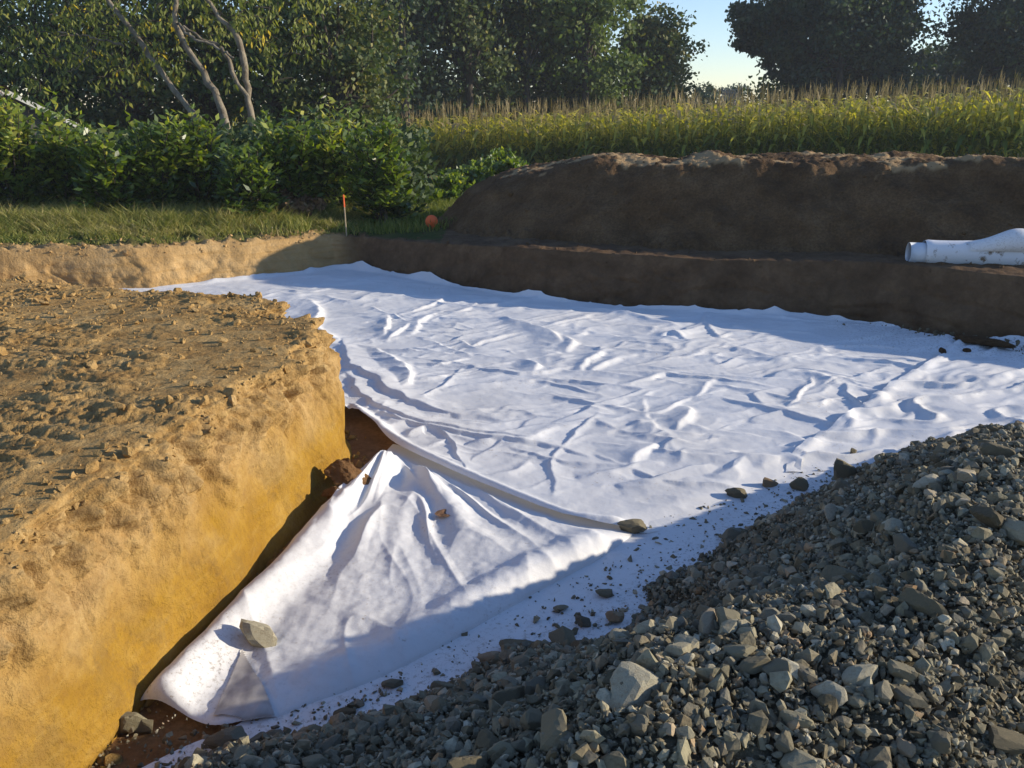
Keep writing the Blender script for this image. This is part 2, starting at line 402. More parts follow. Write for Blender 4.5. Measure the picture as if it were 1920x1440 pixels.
# ------------------------------------------------------------------ left clay bank
bank_pts = [(-2.3, -7), (-2.05, -2), (-1.93, 0), (-1.8, 1.3), (-1.66, 2.4), (-1.53, 3.1), (-1.36, 4.1), (-1.2, 4.9), (-1.13, 5.4), (-1.14, 5.75), (-1.24, 6.02), (-1.45, 6.18),
            (-1.80, 6.16), (-1.90, 6.35), (-1.66, 6.62), (-1.74, 6.9), (-2.2, 7.0), (-2.6, 7.2), (-3.2, 7.75), (-3.9, 8.6), (-4.7, 9.6), (-6.2, 10.6), (-7.5, 12), (-17, 12), (-17, -7), (-2.3, -7)]
C1 = np.array([-4.6, 5.6])
seg = resample(bank_pts, 4000, False)
k = 12; pad = np.vstack([seg[-k-1:-1], seg, seg[1:k+1]]); seg = np.column_stack([np.convolve(pad[:, j], np.ones(2*k+1)/(2*k+1), 'valid') for j in (0, 1)])
vis = (seg[:, 1] > .6) & (seg[:, 1] < 10.5) & (seg[:, 0] > -5.5)
w = np.where(vis, 1.0, .05); cs = np.concatenate([[0], np.cumsum(w)[:-1]]); cs /= cs[-1]
idx = np.interp(np.linspace(0, 1, 900), cs, np.arange(len(seg))); base = np.column_stack([np.interp(idx, np.arange(len(seg)), seg[:, j]) for j in (0, 1)])
tang = np.gradient(base, axis=0); tang /= np.linalg.norm(tang, axis=1)[:, None]+1e-9; nrm = np.column_stack([tang[:, 1], -tang[:, 0]])
R1 = C1-base; RL = np.linalg.norm(R1, axis=1); D1 = R1/RL[:, None]
def bank_top(xy):
    x, y = xy[:, 0], xy[:, 1]
    t = .90-.5*sstep(7.2, 10.2, y+.25*np.clip(-x-3, 0, 3)*0)-.05*sstep(-2.2, -4, x)
    return t+.035*fbm(xy, 1.4, 3, 61)
width = np.interp(base[:, 1], [0, 3, 5, 6.3, 7, 8, 10], [.40, .38, .34, .26, .30, .9, 1.5])
prof_u = [0, .15, .35, .55, .72, .84, .93, 1]; prof_i = [0, .07, .21, .37, .50, .60, .76, 1.0]; prof_z = [0, .22, .52, .78, .93, .985, 1.0, 1.0]
Vb = []; topA = []
def relief(q, wall):
    """wall 1 on the face, 0 on the trampled top"""
    up = sstep(.35, .75, q[:, 2])
    face = .06*fbm(q, .7, 3, 71)+.02*np.clip(fbm(q, .3, 4, 74, .6), -1, .15)*sstep(.15, .5, q[:, 2])+(.012+.06*up)*billow(q*[1, 1, .7], .2, 5, 72, .6)*(.35+.65*up)
    # broken scars where lumps came away
    sc = sstep(.16, .22, pn(q, .5, 77)); sc2 = sstep(.2, .25, pn(q, .22, 78)); face = face-.05*sc*sstep(.2, .6, q[:, 2])-.025*sc2*up+.016*up*billow(q, .06, 3, 75)
    cr = np.exp(-(pn(q*[1, 1, .6], .45, 79)/.04)**2)*sstep(.25, .6, q[:, 2])*.03
    return (face-cr)*wall
def top_relief(xy):
    q = xy+.12*np.column_stack([pn(xy, .5, 81), pn(xy, .5, 82)])
    ang = math.radians(-18); a = q[:, 0]*math.cos(ang)+q[:, 1]*math.sin(ang); b = -q[:, 0]*math.sin(ang)+q[:, 1]*math.cos(ang)
    ruts = np.column_stack([a*.13, b])
    lump = np.clip(billow(xy, .11, 4, 85, .6), -.2, 2)
    plate = sstep(.1, .14, pn(q, .33, 87))
    return (.3+.7*sstep(-.25, .25, pn(xy, .75, 99)))*.85*(.012*billow(xy, .3, 4, 83)*sstep(-.3, .2, pn(xy, .7, 98))+.038*(np.abs(pn(ruts, .15, 84))-.3)+.011*lump*(.25+.75*sstep(-.1, .3, pn(xy, .6, 86)))+.016*plate+.009*fbm(xy, .045, 3, 89, .7))
NW, NT = 90, 230
us = np.linspace(0, 1, NW)
for u in us:
    ins = np.interp(u, prof_u, prof_i)*width; b = base+D1*ins[:, None]; zt = bank_top(b)
    z = zt*np.interp(u, prof_u, prof_z)-.04*(1-u); q = np.column_stack([b, z])
    wl_ = 1-sstep(.72, 1.0, u); nz = .15+.8*sstep(.6, .95, u)
    d = relief(q, wl_*sstep(0, .06, u))*(1-sstep(7.2, 8, b[:, 1]))
    P = q.copy(); P[:, :2] += nrm*d[:, None]*-1*-1; P[:, 2] += d*nz*.5+top_relief(b)*(1-wl_)
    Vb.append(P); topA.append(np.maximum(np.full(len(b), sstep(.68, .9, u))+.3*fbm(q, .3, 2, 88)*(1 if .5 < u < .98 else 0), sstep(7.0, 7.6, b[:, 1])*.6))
ts = np.linspace(0, 1, NT+1)[1:]**1.15*.97
for t in ts:
    b = base+D1*(width+(RL-width)*t)[:, None]
    fade = 1-sstep(.80, .97, t)
    z = bank_top(b)+top_relief(b)*fade+.02*fade*0
    Vb.append(np.column_stack([b, z])); topA.append(np.ones(len(b)))
V = np.vstack(Vb)
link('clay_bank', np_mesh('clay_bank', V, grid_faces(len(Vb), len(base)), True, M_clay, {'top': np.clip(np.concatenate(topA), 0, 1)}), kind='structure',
     label='cut bank of yellow ochre clay with a rough trampled top on the left')
bankgrid = V.reshape(len(Vb), -1, 3)
# clods lying on the bank and along the brinks
r = np.random.default_rng(5)
ri = np.where(r.random(4200) < .35, r.integers(int(NW*.72), NW+8, 4200), r.integers(NW, NW+180, 4200)); ci = r.integers(0, len(base), 4200)
P = bankgrid[ri, ci]; m = (P[:, 1] > 1) & (P[:, 1] < 10.5) & (P[:, 2] > .3); m &= (pn(P[:, :2], .7, 90) > -.25) | (r.random(len(P)) < .3); P = P[m]
size = np.clip(r.lognormal(math.log(.008), .65, len(P)), .004, .05); P = P+[0, 0, 1]*(size*.35)[:, None]
ci = r.integers(0, len(base), 1500); Pf = np.column_stack([base[ci]-D1[ci]*np.abs(r.normal(0, .07, 1500))[:, None], np.full(1500, -.012)]); mf = (Pf[:, 1] > 1) & (Pf[:, 1] < 6.3) & (pn(Pf[:, :2], .5, 6) > -.2); Pf = Pf[mf]
P = np.vstack([P, Pf]); size = np.concatenate([size, np.clip(r.lognormal(math.log(.010), .7, len(Pf)), .004, .05)])
V, F, T = scatter(MED[:8], P, size, r)
link('clay_clods', np_mesh('clay_clods', V, F, False, M_clay, {'top': T*.9, 'tint': T}), kind='stuff', label='crumbled clay clods strewn over the top of the clay bank')
# clods on the far brink and on the soil heap
ri = r.integers(nw-6, nw+30, 3600); ci = r.integers(0, ring.shape[1], 3600); P = ring[ri, ci]; P = P[(P[:, 1] > 7) & (P[:, 0] > -10) & (P[:, 0] < 8)]; P = P[(P[:, 0] < -2.3) | (r.random(len(P)) < .15)]
size = np.clip(r.lognormal(math.log(.014), .6, len(P)), .006, .06)
V, F, T = scatter(SMALL, P, size, r)
link('soil_clods', np_mesh('soil_clods', V, F, False, M_ground, {'turf': 0*T, 'brown': sstep(-2.9, -2.2, V[:, 0])}), kind='stuff', label='crumbs and clods of earth along the brink of the far walls')
u_ = r.integers(0, len(Vh), 7000); P = Vh[u_][sd[u_] > -.1]; size = np.clip(r.lognormal(math.log(.012), .6, len(P)), .006, .08)
V, F, T = scatter(SMALL, P, size, r)
link('heap_clods', np_mesh('heap_clods', V, F, False, M_heap, {'dry': sstep(1.66, 1.74, V[:, 2])*.7}), kind='stuff', label='lumps of brown earth scattered on the long soil heap')  # clods high on the heap get the same painted sunlight in their colour

# ------------------------------------------------------------------ gravel bank
foot_px = [(180, 1520), (330, 1455), (470, 1412), (640, 1352), (760, 1310), (950, 1235), (1130, 1185), (1230, 1110), (1330, 1040), (1440, 975), (1560, 905), (1680, 850), (1760, 835)]
foot = [at(px, py, 0)[:2] for px, py in foot_px]
foot = [np.array([-2.6, 1.9])]+foot+[np.array([4.0, 6.15]), np.array([6.5, 6.9]), np.array([13.8, 8.5])]
grav_poly = foot+[np.array([13.9, -6.9]), np.array([-2.6, -6.9])]
def gravel_h(xy):
    q = xy+.10*np.column_stack([fbm(xy, .6, 3, 91), fbm(xy, .6, 3, 92)])
    sd = sdist(q, grav_poly); dx = xy[:, 0]
    cap = .82+.06*fbm(xy, .9, 3, 93)
    cap = cap+(.16-.15*sstep(3.4, 4.6, xy[:, 1]))*np.exp(-((sd-1.42)/.42)**2)-.07*sstep(0, .5, xy[:, 0]-(.9+(xy[:, 1]-1.7)*.767))-.36*sstep(1.9, 3.3, xy[:, 0])-.26*sstep(.5, -.8, xy[:, 0])-.05*sstep(1.9, 2.6, sd)
    hh = sd*.72; k = .14; hh = np.where(hh > cap-k, cap-k+k*(1-np.exp(-np.clip(hh-cap+k, 0, 9)/k)), hh)
    return hh+.02*fbm(xy, .12, 3, 94)*sstep(0, .2, sd), sd
nx, ny = 380, 330
gx, gy = np.meshgrid(np.concatenate([np.linspace(-2.6, 5, 330), np.linspace(5.1, 13.8, 50)]), np.concatenate([np.linspace(-6.8, .8, 30), np.linspace(.83, 7.6, 300)]))
XY = np.column_stack([gx.ravel(), gy.ravel()]); h, sd = gravel_h(XY); Vg = np.column_stack([XY, np.maximum(h, -.06)-.012])
F = grid_faces(ny, nx); F = F[sd[F].min(1) > -.12]; used = np.unique(F); rm = np.zeros(len(Vg), int); rm[used] = np.arange(len(used))
link('gravel_bed', np_mesh('gravel_bed', Vg[used], rm[F], True, M_bed), kind='structure', label='fine grey grit filling the gravel bank on the right')
def in_view(P, mg=140):
    d = P[:, 1]*CP+(EYE-P[:, 2])*SP; u = P[:, 0]/d*FPX+960; v = ((EYE-P[:, 2])*CP-P[:, 1]*SP)/d*FPX+720
    return (d > .3) & (u > -mg) & (u < 1920+mg) & (v < 1440+mg+60) & (v > -mg), d
def gravel_points(n, r, bias=1.0):
    xy = np.column_stack([r.uniform(-2.2, 5.2, n*6), r.uniform(.7, 7.4, n*6)]); h, sd = gravel_h(xy); P = np.column_stack([xy, h])
    ok, d = in_view(P); ok &= sd > .0
    keep = r.random(len(P)) < np.clip((3.2/d)**bias, 0, 1); ok &= keep; P = P[ok]
    return P[:n], sd[ok][:n]
r = np.random.default_rng(12)
P, _ = gravel_points(46000, r, .9); size = np.clip(r.lognormal(math.log(.0105), .4, len(P)), .005, .026)
V1, F1, T1 = scatter(SMALL, P, size, r)
P, s_ = gravel_points(7600, r, .6); flat = sstep(1.7, 2.6, s_)
flat = sstep(0, .35, P[:, 0]-(.9+(P[:, 1]-1.7)*.767)); size = np.clip(r.lognormal(math.log(.0175), .42, len(P)), .009, .045)*(1-.45*flat); P[:, 2] += size*.25
V2, F2, T2 = scatter(MED, P, size, r)
V = np.vstack([V1, V2]); F = np.vstack([F1, F2+len(V1)])
link('gravel', np_mesh('gravel', V, F, False, M_stone, {'tint': np.concatenate([T1, T2])}), kind='stuff', label='crushed grey-brown gravel covering the bank on the right')
big_me = [np_mesh('broken_stone', V, F, False, M_stone_i) for V, F in BIGT]
STONES = []
def stone(pos, size, label, group=None, mesh=None, rot=None, scl=None, cat='stone', mat=None):
    me = mesh or random.choice(big_me)
    o = link('broken_stone', me, None, tuple(pos), None, label, cat, group)
    o.rotation_euler = rot or (random.uniform(-.5, .5), random.uniform(-.5, .5), random.uniform(0, 6.28))
    s = scl or (1, random.uniform(.8, 1.1), random.uniform(.8, 1.15)); o.scale = [size*k for k in s]
    STONES.append(o); return o
def on_gravel(px, py):
    """where the line of sight of a pixel meets the gravel"""
    rr = ray(px, py); t = np.linspace(1.2, 9, 900); P = np.array([0, 0, EYE])+rr[None]*t[:, None]
    h, _ = gravel_h(P[:, :2]); i = np.argmax(P[:, 2] < np.maximum(h, 0)); return P[i], t[i]
named = [
 (1325, 1165, 36, 1.0, 'tall rounded brown boulder standing on the crest of the gravel bank'),
 (1275, 1215, 34, .9, 'lumpy pale stone with a crumbly face just left below the tall brown boulder'),
 (1570, 1075, 40, .9, 'large pale grey block on the gravel crest right of the tall brown boulder'),
 (1697, 1022, 34, .85, 'large whitish rough-faced stone high on the gravel bank'),
 (1410, 1240, 32, .7, 'flat-topped pale slab among the gravel below the tall brown boulder'),
 (1495, 1345, 32, .8, 'brown blocky stone in the middle of the near gravel'),
 (1690, 1255, 34, .9, 'big pointed stone with a pale lit face in the near gravel'),
 (1705, 1300, 36, .7, 'wide speckled block lying just below the big pointed stone'),
 (1765, 1385, 38, .75, 'large flat grey block near the bottom edge of the gravel'),
 (1620, 1255, 40, .8, 'dark half-buried boulder left of the big pointed stone'),
 (1855, 965, 36, .8, 'buff boulder on the gravel bank near the right edge of the picture'),
 (1905, 995, 40, .8, 'bluish grey boulder cut off by the right edge of the picture'),
 (1620, 985, 28, 1.0, 'pointed upright stone on the shaded crest of the gravel bank'),
 (1470, 1385, 30, .9, 'greenish upright block near the bottom of the gravel'),
 (1890, 1385, 44, .6, 'large ochre slab in the bottom right corner of the gravel'),
 (1865, 840, 30, .8, 'square buff block at the far end of the gravel bank'),
 (1175, 1290, 30, .9, 'rugged upright brown stone on the near crest of the gravel'),
 (1000, 1345, 32, 1.1, 'tall pale splinter of stone leaning on the near gravel crest'),
]
for px, py, hp, f, lab in named:
    p, t = on_gravel(px, py+hp*.5); s = hp/FPX*t*.98
    stone(p+np.array([0, 0, s*.40]), s*1.05, lab, scl=(1, .95, 1.2*f), rot=(random.uniform(-.3, .3), random.uniform(-.3, .3), random.uniform(0, 6.28)))
P, s_ = gravel_points(210, np.random.default_rng(31), .3)
for p in P:
    s = float(np.clip(np.random.default_rng(int(abs(p[0])*9999)).lognormal(math.log(.036), .28), .028, .07))
    if p[0] > .9+(p[1]-1.7)*.767+.15: s = min(s*.6, .03)
    q = proj(p)[0]; zone = ('shaded slope of the gravel bank' if gravel_h(np.array([p[:2]]))[1][0] < 1.15 else 'far sunlit part of the gravel bank' if q[1] < 1000 else 'right-hand trodden gravel' if q[0] > 1650 else 'near gravel at the bottom of the picture' if q[1] > 1280 else 'sunlit crest of the gravel bank')
    look = 'fist-sized angular' if s < .045 else 'middling angular' if s < .055 else 'larger blocky'
    stone(p+np.array([0, 0, s*.25]), s*1.25, look+' grey-brown stone embedded in the '+zone, look+' stones in the '+zone)

# ------------------------------------------------------------------ white geotextile sheets
def fold(xy, px_pts, hgt, wid, z0=0, sharp=1.0, side=0):
    pts = resample([at(a, b, z0)[:2] for a, b in px_pts] if z0 is not None else px_pts, 24)
    full = xy; m_ = (xy[:, 0] > pts[:, 0].min()-wid*4) & (xy[:, 0] < pts[:, 0].max()+wid*4) & (xy[:, 1] > pts[:, 1].min()-wid*4) & (xy[:, 1] < pts[:, 1].max()+wid*4); xy = xy[m_]; res = np.zeros(len(full))
    if not len(xy): return res
    d, par = dist_poly(xy, pts)
    env = np.clip(np.sin(math.pi*np.clip(par, .0, 1)), 0, 1)**.6
    if side:
        tx = pts[-1]-pts[0]; nx_ = np.array([-tx[1], tx[0]]); nx_ /= np.linalg.norm(nx_)
        # sign relative to nearest point
        near = np.column_stack([np.interp(par, np.linspace(0, 1, 24), pts[:, k]) for k in (0, 1)])
        sg = ((xy-near)@nx_)*side; wd = np.where(sg > 0, wid*.45, wid*1.9)
    else: wd = wid
    res[m_] = hgt*env*np.exp(-(d/wd)**(1.0+sharp)); return res
FOLDS = [  # pixel paths on the floor, height, half-width
 ([(640, 640), (660, 690), (740, 750), (860, 790), (960, 800)], .10, .15, -1), ([(645, 700), (700, 770), (830, 812), (1000, 838), (1100, 862)], .085, .12, -1),
 ([(650, 765), (760, 800), (900, 830), (1050, 850), (1130, 880)], .07, .10, -1), ([(700, 660), (760, 700), (770, 730), (735, 750)], .10, .16, 1),
 ([(930, 602), (985, 622), (1040, 640), (1060, 665)], .12, .17, 1), ([(575, 568), (600, 590), (590, 620), (640, 650)], .12, .18, 1),
 ([(730, 600), (722, 625), (712, 640)], .09, .13, 1), ([(780, 610), (750, 628), (718, 648)], .08, .12, 1), ([(850, 590), (800, 605), (770, 640)], .08, .14, 1),
 ([(980, 680), (1003, 695), (995, 715)], .10, .15, 1), ([(1140, 665), (1100, 690), (1085, 710)], .09, .13, 1), ([(1200, 675), (1150, 690), (1090, 715)], .07, .11, 1),
 ([(860, 645), (900, 662), (960, 662)], .06, .10, 1), ([(1060, 640), (1075, 655), (1055, 672)], .10, .14, 1), ([(1260, 705), (1200, 728), (1130, 738)], .08, .10, 1),
 ([(1330, 700), (1250, 712), (1170, 735), (1120, 740)], .06, .10, 1), ([(880, 680), (840, 690), (800, 700)], .06, .10, 1), ([(960, 720), (1040, 730), (1140, 750)], .05, .06, 0),
 ([(1000, 745), (1100, 765), (1200, 785), (1300, 795)], .05, .07, 0), ([(840, 735), (900, 730), (940, 722)], .05, .08, 1), ([(1290, 775), (1285, 800), (1275, 820)], .09, .12, 1),
 ([(1300, 655), (1260, 640), (1230, 648)], .09, .14, 1), ([(1480, 690), (1380, 665), (1300, 668)], .06, .10, 0), ([(1560, 720), (1500, 715), (1440, 718)], .07, .14, 0),
 ([(1620, 740), (1570, 725), (1520, 745)], .05, .10, 1), ([(1560, 760), (1500, 775), (1460, 785)], .06, .10, 1), ([(1230, 845), (1200, 870), (1180, 890)], .10, .15, 1),
 ([(1250, 880), (1160, 893), (1080, 905)], .06, .09, 0), ([(1330, 880), (1240, 905), (1150, 915)], .07, .10, -1), ([(1400, 870), (1340, 900), (1300, 905)], .06, .12, 0),
 ([(860, 850), (880, 840), (930, 832)], .05, .08, 1), ([(760, 830), (790, 812), (800, 815)], .06, .07, 0), ([(1000, 880), (940, 905), (880, 900)], .04, .07, 0),
 ([(1120, 820), (1040, 850), (960, 870)], .03, .06, 0), ([(700, 560), (660, 575), (600, 560)], .05, .12, 0), ([(1100, 590), (1190, 598), (1280, 625)], .06, .14, 0),
 ([(1340, 735), (1440, 750), (1520, 770)], .045, .07, 0), ([(1400, 800), (1470, 785), (1540, 790)], .05, .08, 1), ([(1380, 745), (1300, 755), (1240, 770)], .04, .07, 1)]
rc = np.random.default_rng(19); CREASE = []
for i in range(230):                       # long straight creases, most of them leaning the same way
    c = np.array([rc.uniform(-1.5, 5.5), rc.uniform(5.2, 12)]); a = rc.choice([math.radians(28), math.radians(-12), math.radians(70), math.radians(150)], p=[.4, .3, .15, .15])+rc.normal()*.22
    L_ = rc.uniform(.6, 2.3); d_ = np.array([math.cos(a), math.sin(a)])*L_/2; n_ = np.array([-d_[1], d_[0]])*rc.normal()*.25
    CREASE.append(([c-d_, c+n_, c+d_], rc.uniform(.010, .036), rc.uniform(.03, .075), rc.choice([-1, 1])))
def a_height(xy):
    h = np.zeros(len(xy)); wq2 = xy+.05*np.column_stack([fbm(xy, .4, 3, 111), fbm(xy, .4, 3, 112)]); wq = xy+.11*np.column_stack([fbm(xy, .7, 4, 101), fbm(xy, .7, 4, 102)])
    for p, hg, wd, side in FOLDS: h = np.maximum(h, fold(wq2, p, hg*.52, wd*.62, 0, .35, side))
    for p, hg, wd, side in CREASE: h = np.maximum(h, fold(wq2, p, hg, wd, None, .05, side))+.0
    # many lesser creases, sharp crested, running in drifting directions
    q = (wq+.15*np.column_stack([fbm(xy, .5, 2, 109), fbm(xy, .5, 2, 110)]))*[.5, 1.0]; rot = np.column_stack([q[:, 0]*.9+q[:, 1]*.45, -q[:, 0]*.45+q[:, 1]*.9])
    rdg = np.clip(1-np.abs(pn(rot, .62, 104))*3.2, 0, 1)**1.6; rdg2 = np.clip(1-np.abs(pn(rot*[.6, 1.3]+3, .30, 105))*3.0, 0, 1)**1.5
    msk = .35+.65*sstep(-.3, .4, pn(xy, 1.6, 106))
    h = h+.021*rdg*msk+.013*rdg2*msk+.016*fbm(xy, 1.5, 2, 107)+.002*fbm(xy, .12, 2, 108)
    return np.maximum(h, -.01)+.035
def coons(b, t, l, rr, nu, nv):
    b = resample(b, nu); t = resample(t, nu); l = resample(l, nv); rr = resample(rr, nv)
    u = np.linspace(0, 1, nu)[None, :, None]; v = np.linspace(0, 1, nv)[:, None, None]
    S_ = (1-v)*b[None]+v*t[None]+(1-u)*l[:, None]+u*rr[:, None]
    S_ -= (1-u)*(1-v)*b[0]+u*(1-v)*b[-1]+(1-u)*v*t[0]+u*v*t[-1]
    U, Vv = np.meshgrid(u.ravel(), v.ravel()); return S_.reshape(-1, b.shape[1]), U.ravel(), Vv.ravel()
fl = lambda L: [at(a, b, 0)[:2] for a, b in L]
seam = fl([(1500, 892), (1508, 868), (1560, 830), (1640, 775), (1700, 728), (1752, 700), (1790, 672), (1815, 650)])
front_a = [np.array([-1.75, 6.1])]+fl([(655, 786), (740, 850), (830, 897), (960, 955), (1080, 1000), (1213, 1010), (1300, 977), (1400, 939), (1500, 896)])
far_a = [np.array([-5.5, 11.35]), np.array([-4.8, 11.2]), np.array([-3.5, 12.05]), np.array([-2.62, 12.75]), np.array([-2.3, 12.72]), np.array([-1.2, 11.87]), np.array([.27, 10.72]), np.array([2.1, 9.92]), np.array([3.9, 9.52]), np.array([4.9, 8.6])]
def lap_far(P, U, Vv, amp=.16):
    """the strip that climbs the cut wall, with a wavy top"""
    d, par = dist_poly(P, resample(wall_pts[3:15], 120, False)); k = sstep(.16, .0, d)
    amp = amp*np.interp(P[:, 0], [-5.2, -4.0, -2.9, -2.3, 0, 5], [.05, .25, .4, .75, .7, .7]); w_ = amp*(.5+1.1*(1-np.clip(np.abs(pn(P[:, :2], .75, 121))*3, 0, 1))**1.2*.6+.5*pn(P[:, :2], 1.1, 122))
    return k**1.4*np.clip(w_, .01, .4)
left_a = [np.array([-1.75, 6.1]), np.array([-2.6, 7.0]), np.array([-4.2, 9.6]), np.array([-5.5, 11.35])]
xy, U, Vv = coons(front_a, far_a, left_a, seam, 460, 420)
z = a_height(xy)
dfr, _ = dist_poly(xy, resample(front_a[1:7], 60))
z = z*(.4+.6*sstep(0, .25, dfr))+.085*np.exp(-((dfr-.05)/.07)**2)                     # the edge stands up where the corner is folded back
dfr2, _ = dist_poly(xy, fl([(1215, 1002), (1300, 975), (1400, 937), (1500, 896)])); z = z*(.15+.85*sstep(0, .22, dfr2))+.006
z = z+lap_far(xy, U, Vv)
dirt = np.exp(-((np.hypot(xy[:, 0]-4.2, (xy[:, 1]-8.6)))/.9)**2)*.8
link('geotextile_sheet', np_mesh('geotextile_sheet', np.column_stack([xy, z]), grid_faces(420, 460), True, M_cloth, {'dirt': dirt}),
     label='wide white geotextile sheet lying rumpled over the middle of the pit floor', cat='geotextile sheet')
AV = np.column_stack([xy, z])
# right-hand sheet, its edge lapping over the first
seamB = [p+np.array([-.10, 0]) for p in seam]
bot_b = [seamB[0]]+fl([(1570, 886), (1690, 870)])+[np.array([3.4, 5.2]), np.array([5, 5.6]), np.array([9, 6])]
top_b = [seamB[-1]]+[np.array([5.25, 8.32]), np.array([8, 6.95]), np.array([12, 5.0])]
xy, U, Vv = coons(bot_b, top_b, seamB, [np.array([9, 6]), np.array([12, 5.0])], 300, 260)
def b_height(xy):
    wq = xy+.12*np.column_stack([fbm(xy, .6, 3, 131), fbm(xy, .6, 3, 132)]); rot = np.column_stack([wq[:, 0]*.35+wq[:, 1]*.2, -wq[:, 0]*.5+wq[:, 1]*1.0])
    return .05+.042*np.clip(1-np.abs(pn(rot, .34, 133))*2.6, 0, 1)**1.3+.025*fbm(xy, .9, 2, 134)+.015*np.clip(1-np.abs(pn(rot*[1, 2], .3, 135))*3, 0, 1)
dse, _ = dist_poly(xy, seamB)
z = np.maximum(b_height(xy), a_height(xy)*np.exp(-(dse/.25)**2)+.012)+.035*np.exp(-((dse-.03)/.05)**2)*(.6+.5*pn(xy, .25, 137))+lap_far(xy, U, Vv, .10)
dff, _ = dist_poly(xy, bot_b[:3]); z = z*(.35+.65*sstep(0, .3, dff))
link('geotextile_sheet', np_mesh('geotextile_sheet', np.column_stack([xy, z]), grid_faces(260, 300), True, M_cloth, {'dirt': np.exp(-((np.hypot(xy[:, 0]-4.9, (xy[:, 1]-8.2)))/.6)**2)}),
     label='white geotextile sheet at the right, its straight edge lapped over the wide sheet', cat='geotextile sheet')
# lower sheet that runs under the gravel
bot_c = [at(262, 1450, 0)[:2], np.array([-.9, 1.9]), np.array([.6, 2.2]), np.array([2.6, 3.6]), np.array([5, 5.0])]
top_c = fl([(475, 1345), (740, 1215), (1000, 1080), (1180, 985), (1300, 945), (1440, 895), (1600, 850)])+[np.array([5.2, 6.4])]
xy, U, Vv = coons(bot_c, top_c, [bot_c[0]]+fl([(350, 1404), (430, 1372)])+[top_c[0]], [bot_c[-1], top_c[-1]], 320, 150)
z = .012+.012*fbm(xy, .5, 3, 141)*.6+.004
foot_d, _ = dist_poly(xy, foot)
link('geotextile_sheet', np_mesh('geotextile_sheet', np.column_stack([xy, np.maximum(z, .003)]), grid_faces(150, 320), True, M_cloth, {'dirt': np.clip(.12+.6*np.exp(-(foot_d/.16)**2), 0, 1)}),
     label='flat white geotextile sheet whose edge disappears under the gravel bank', cat='geotextile sheet')
# corner folded back into a billowing flap
hem = fl([(262, 1322), (330, 1342), (398, 1368), (455, 1362), (522, 1350)]); topf = fl([(736, 836), (900, 893), (1080, 962), (1218, 990)])
lf = fl([(262, 1322), (375, 1205), (500, 1078), (600, 968), (690, 885), (736, 836)]); rf = fl([(522, 1350), (760, 1255), (1000, 1120), (1110, 1060), (1218, 990)])
NU, NV = 300, 380
xy, U, Vv = coons(hem, topf, lf, rf, NU, NV)
apex = at(740, 842)[:2]
dl, _ = dist_poly(xy, resample(lf, 60)); dr, _ = dist_poly(xy, resample(rf, 60)); dt, _ = dist_poly(xy, resample(topf, 40)); dh, _ = dist_poly(xy, resample(hem, 30))
rel = xy-apex; ra = np.hypot(rel[:, 0], rel[:, 1]); ang = np.arctan2(rel[:, 0], -rel[:, 1])+.10*pn(xy, .8, 151)
def roll(d, rad, hgt): return hgt*np.sqrt(np.clip(1-(np.clip(rad-d, 0, rad)/rad)**2, 0, 1))
env = sstep(.1, .5, ra)*np.exp(-(np.clip(ra-.6, 0, 9)/1.0)**2)
folds = (.07*np.exp(-((ang-.02)/.06)**2)+.085*np.exp(-((ang-.42)/.06)**2)+.045*np.exp(-((ang+.16)/.04)**2)+.04*np.exp(-((ang-.75)/.05)**2))*env*.66
folds += .028*np.clip(1-np.abs(pn(np.column_stack([ang*2.6, ra*.35]), .35, 152))*2.5, 0, 1)*sstep(2.6, .6, ra)
zz = .04+.011*np.clip(1-np.abs(pn(np.column_stack([xy[:, 0]*.9+xy[:, 1]*.4, xy[:, 1]*.25]), .22, 156))*2.4, 0, 1)**1.3*sstep(3.3, 2.2, ra)+folds*sstep(.08, .4, dt)+.014*fbm(xy, .7, 2, 153)+.004*fbm(xy, .1, 2, 154)
zz += .065*np.exp(-((dl-.11)/.09)**2)*sstep(.0, .4, dt)-.02*np.exp(-((dl-.30)/.1)**2)+.045*np.exp(-((dr-.13)/.11)**2)*sstep(0, .5, dt)*sstep(0, .3, dh)
edge = roll(dl, .07, 1)*roll(dr, .09, 1)
z = zz*edge*(.25+.75*sstep(.06, .35, dt))*(.35+.65*roll(dh, .06, 1))+.012
dirt = .9*np.exp(-((np.hypot(xy[:, 0]+1.28, xy[:, 1]-3.15)))/.18)+.5*np.exp(-((np.hypot(xy[:, 0]+.95, xy[:, 1]-3.9)))/.25)+.35*np.exp(-((np.hypot(xy[:, 0]+.2, xy[:, 1]-3.75)))/.25)
link('geotextile_flap', np_mesh('geotextile_flap', np.column_stack([xy, z]), grid_faces(NV, NU), True, M_cloth, {'dirt': np.clip(dirt, 0, 1)}),
     label='folded-back triangular corner of white geotextile billowing beside the clay bank', cat='geotextile sheet')
flap_xy, flap_z = xy, z
FV = np.column_stack([xy, z])
# scrap of soiled cloth folded over at the hem
tri = [at(455, 1212, .05)[:2], at(400, 1345, .03)[:2], at(462, 1352, .03)[:2], at(520, 1345, .03)[:2]]
m_ = inside(FV, tri); Fq = grid_faces(NV, NU); Fq = Fq[m_[Fq].all(1)]; used = np.unique(Fq); rm = np.zeros(len(FV), int); rm[used] = np.arange(len(used))
M_soil_cloth = plain('soiled_cloth', (.40, .38, .36), .9, .1, .2, 14)
fo = bpy.data.objects['geotextile_flap']
link('folded_scrap', np_mesh('folded_scrap', FV[used]+[0, -.004, .009], rm[Fq], True, M_soil_cloth), fo, label='grey soiled scrap of cloth folded over the hem')

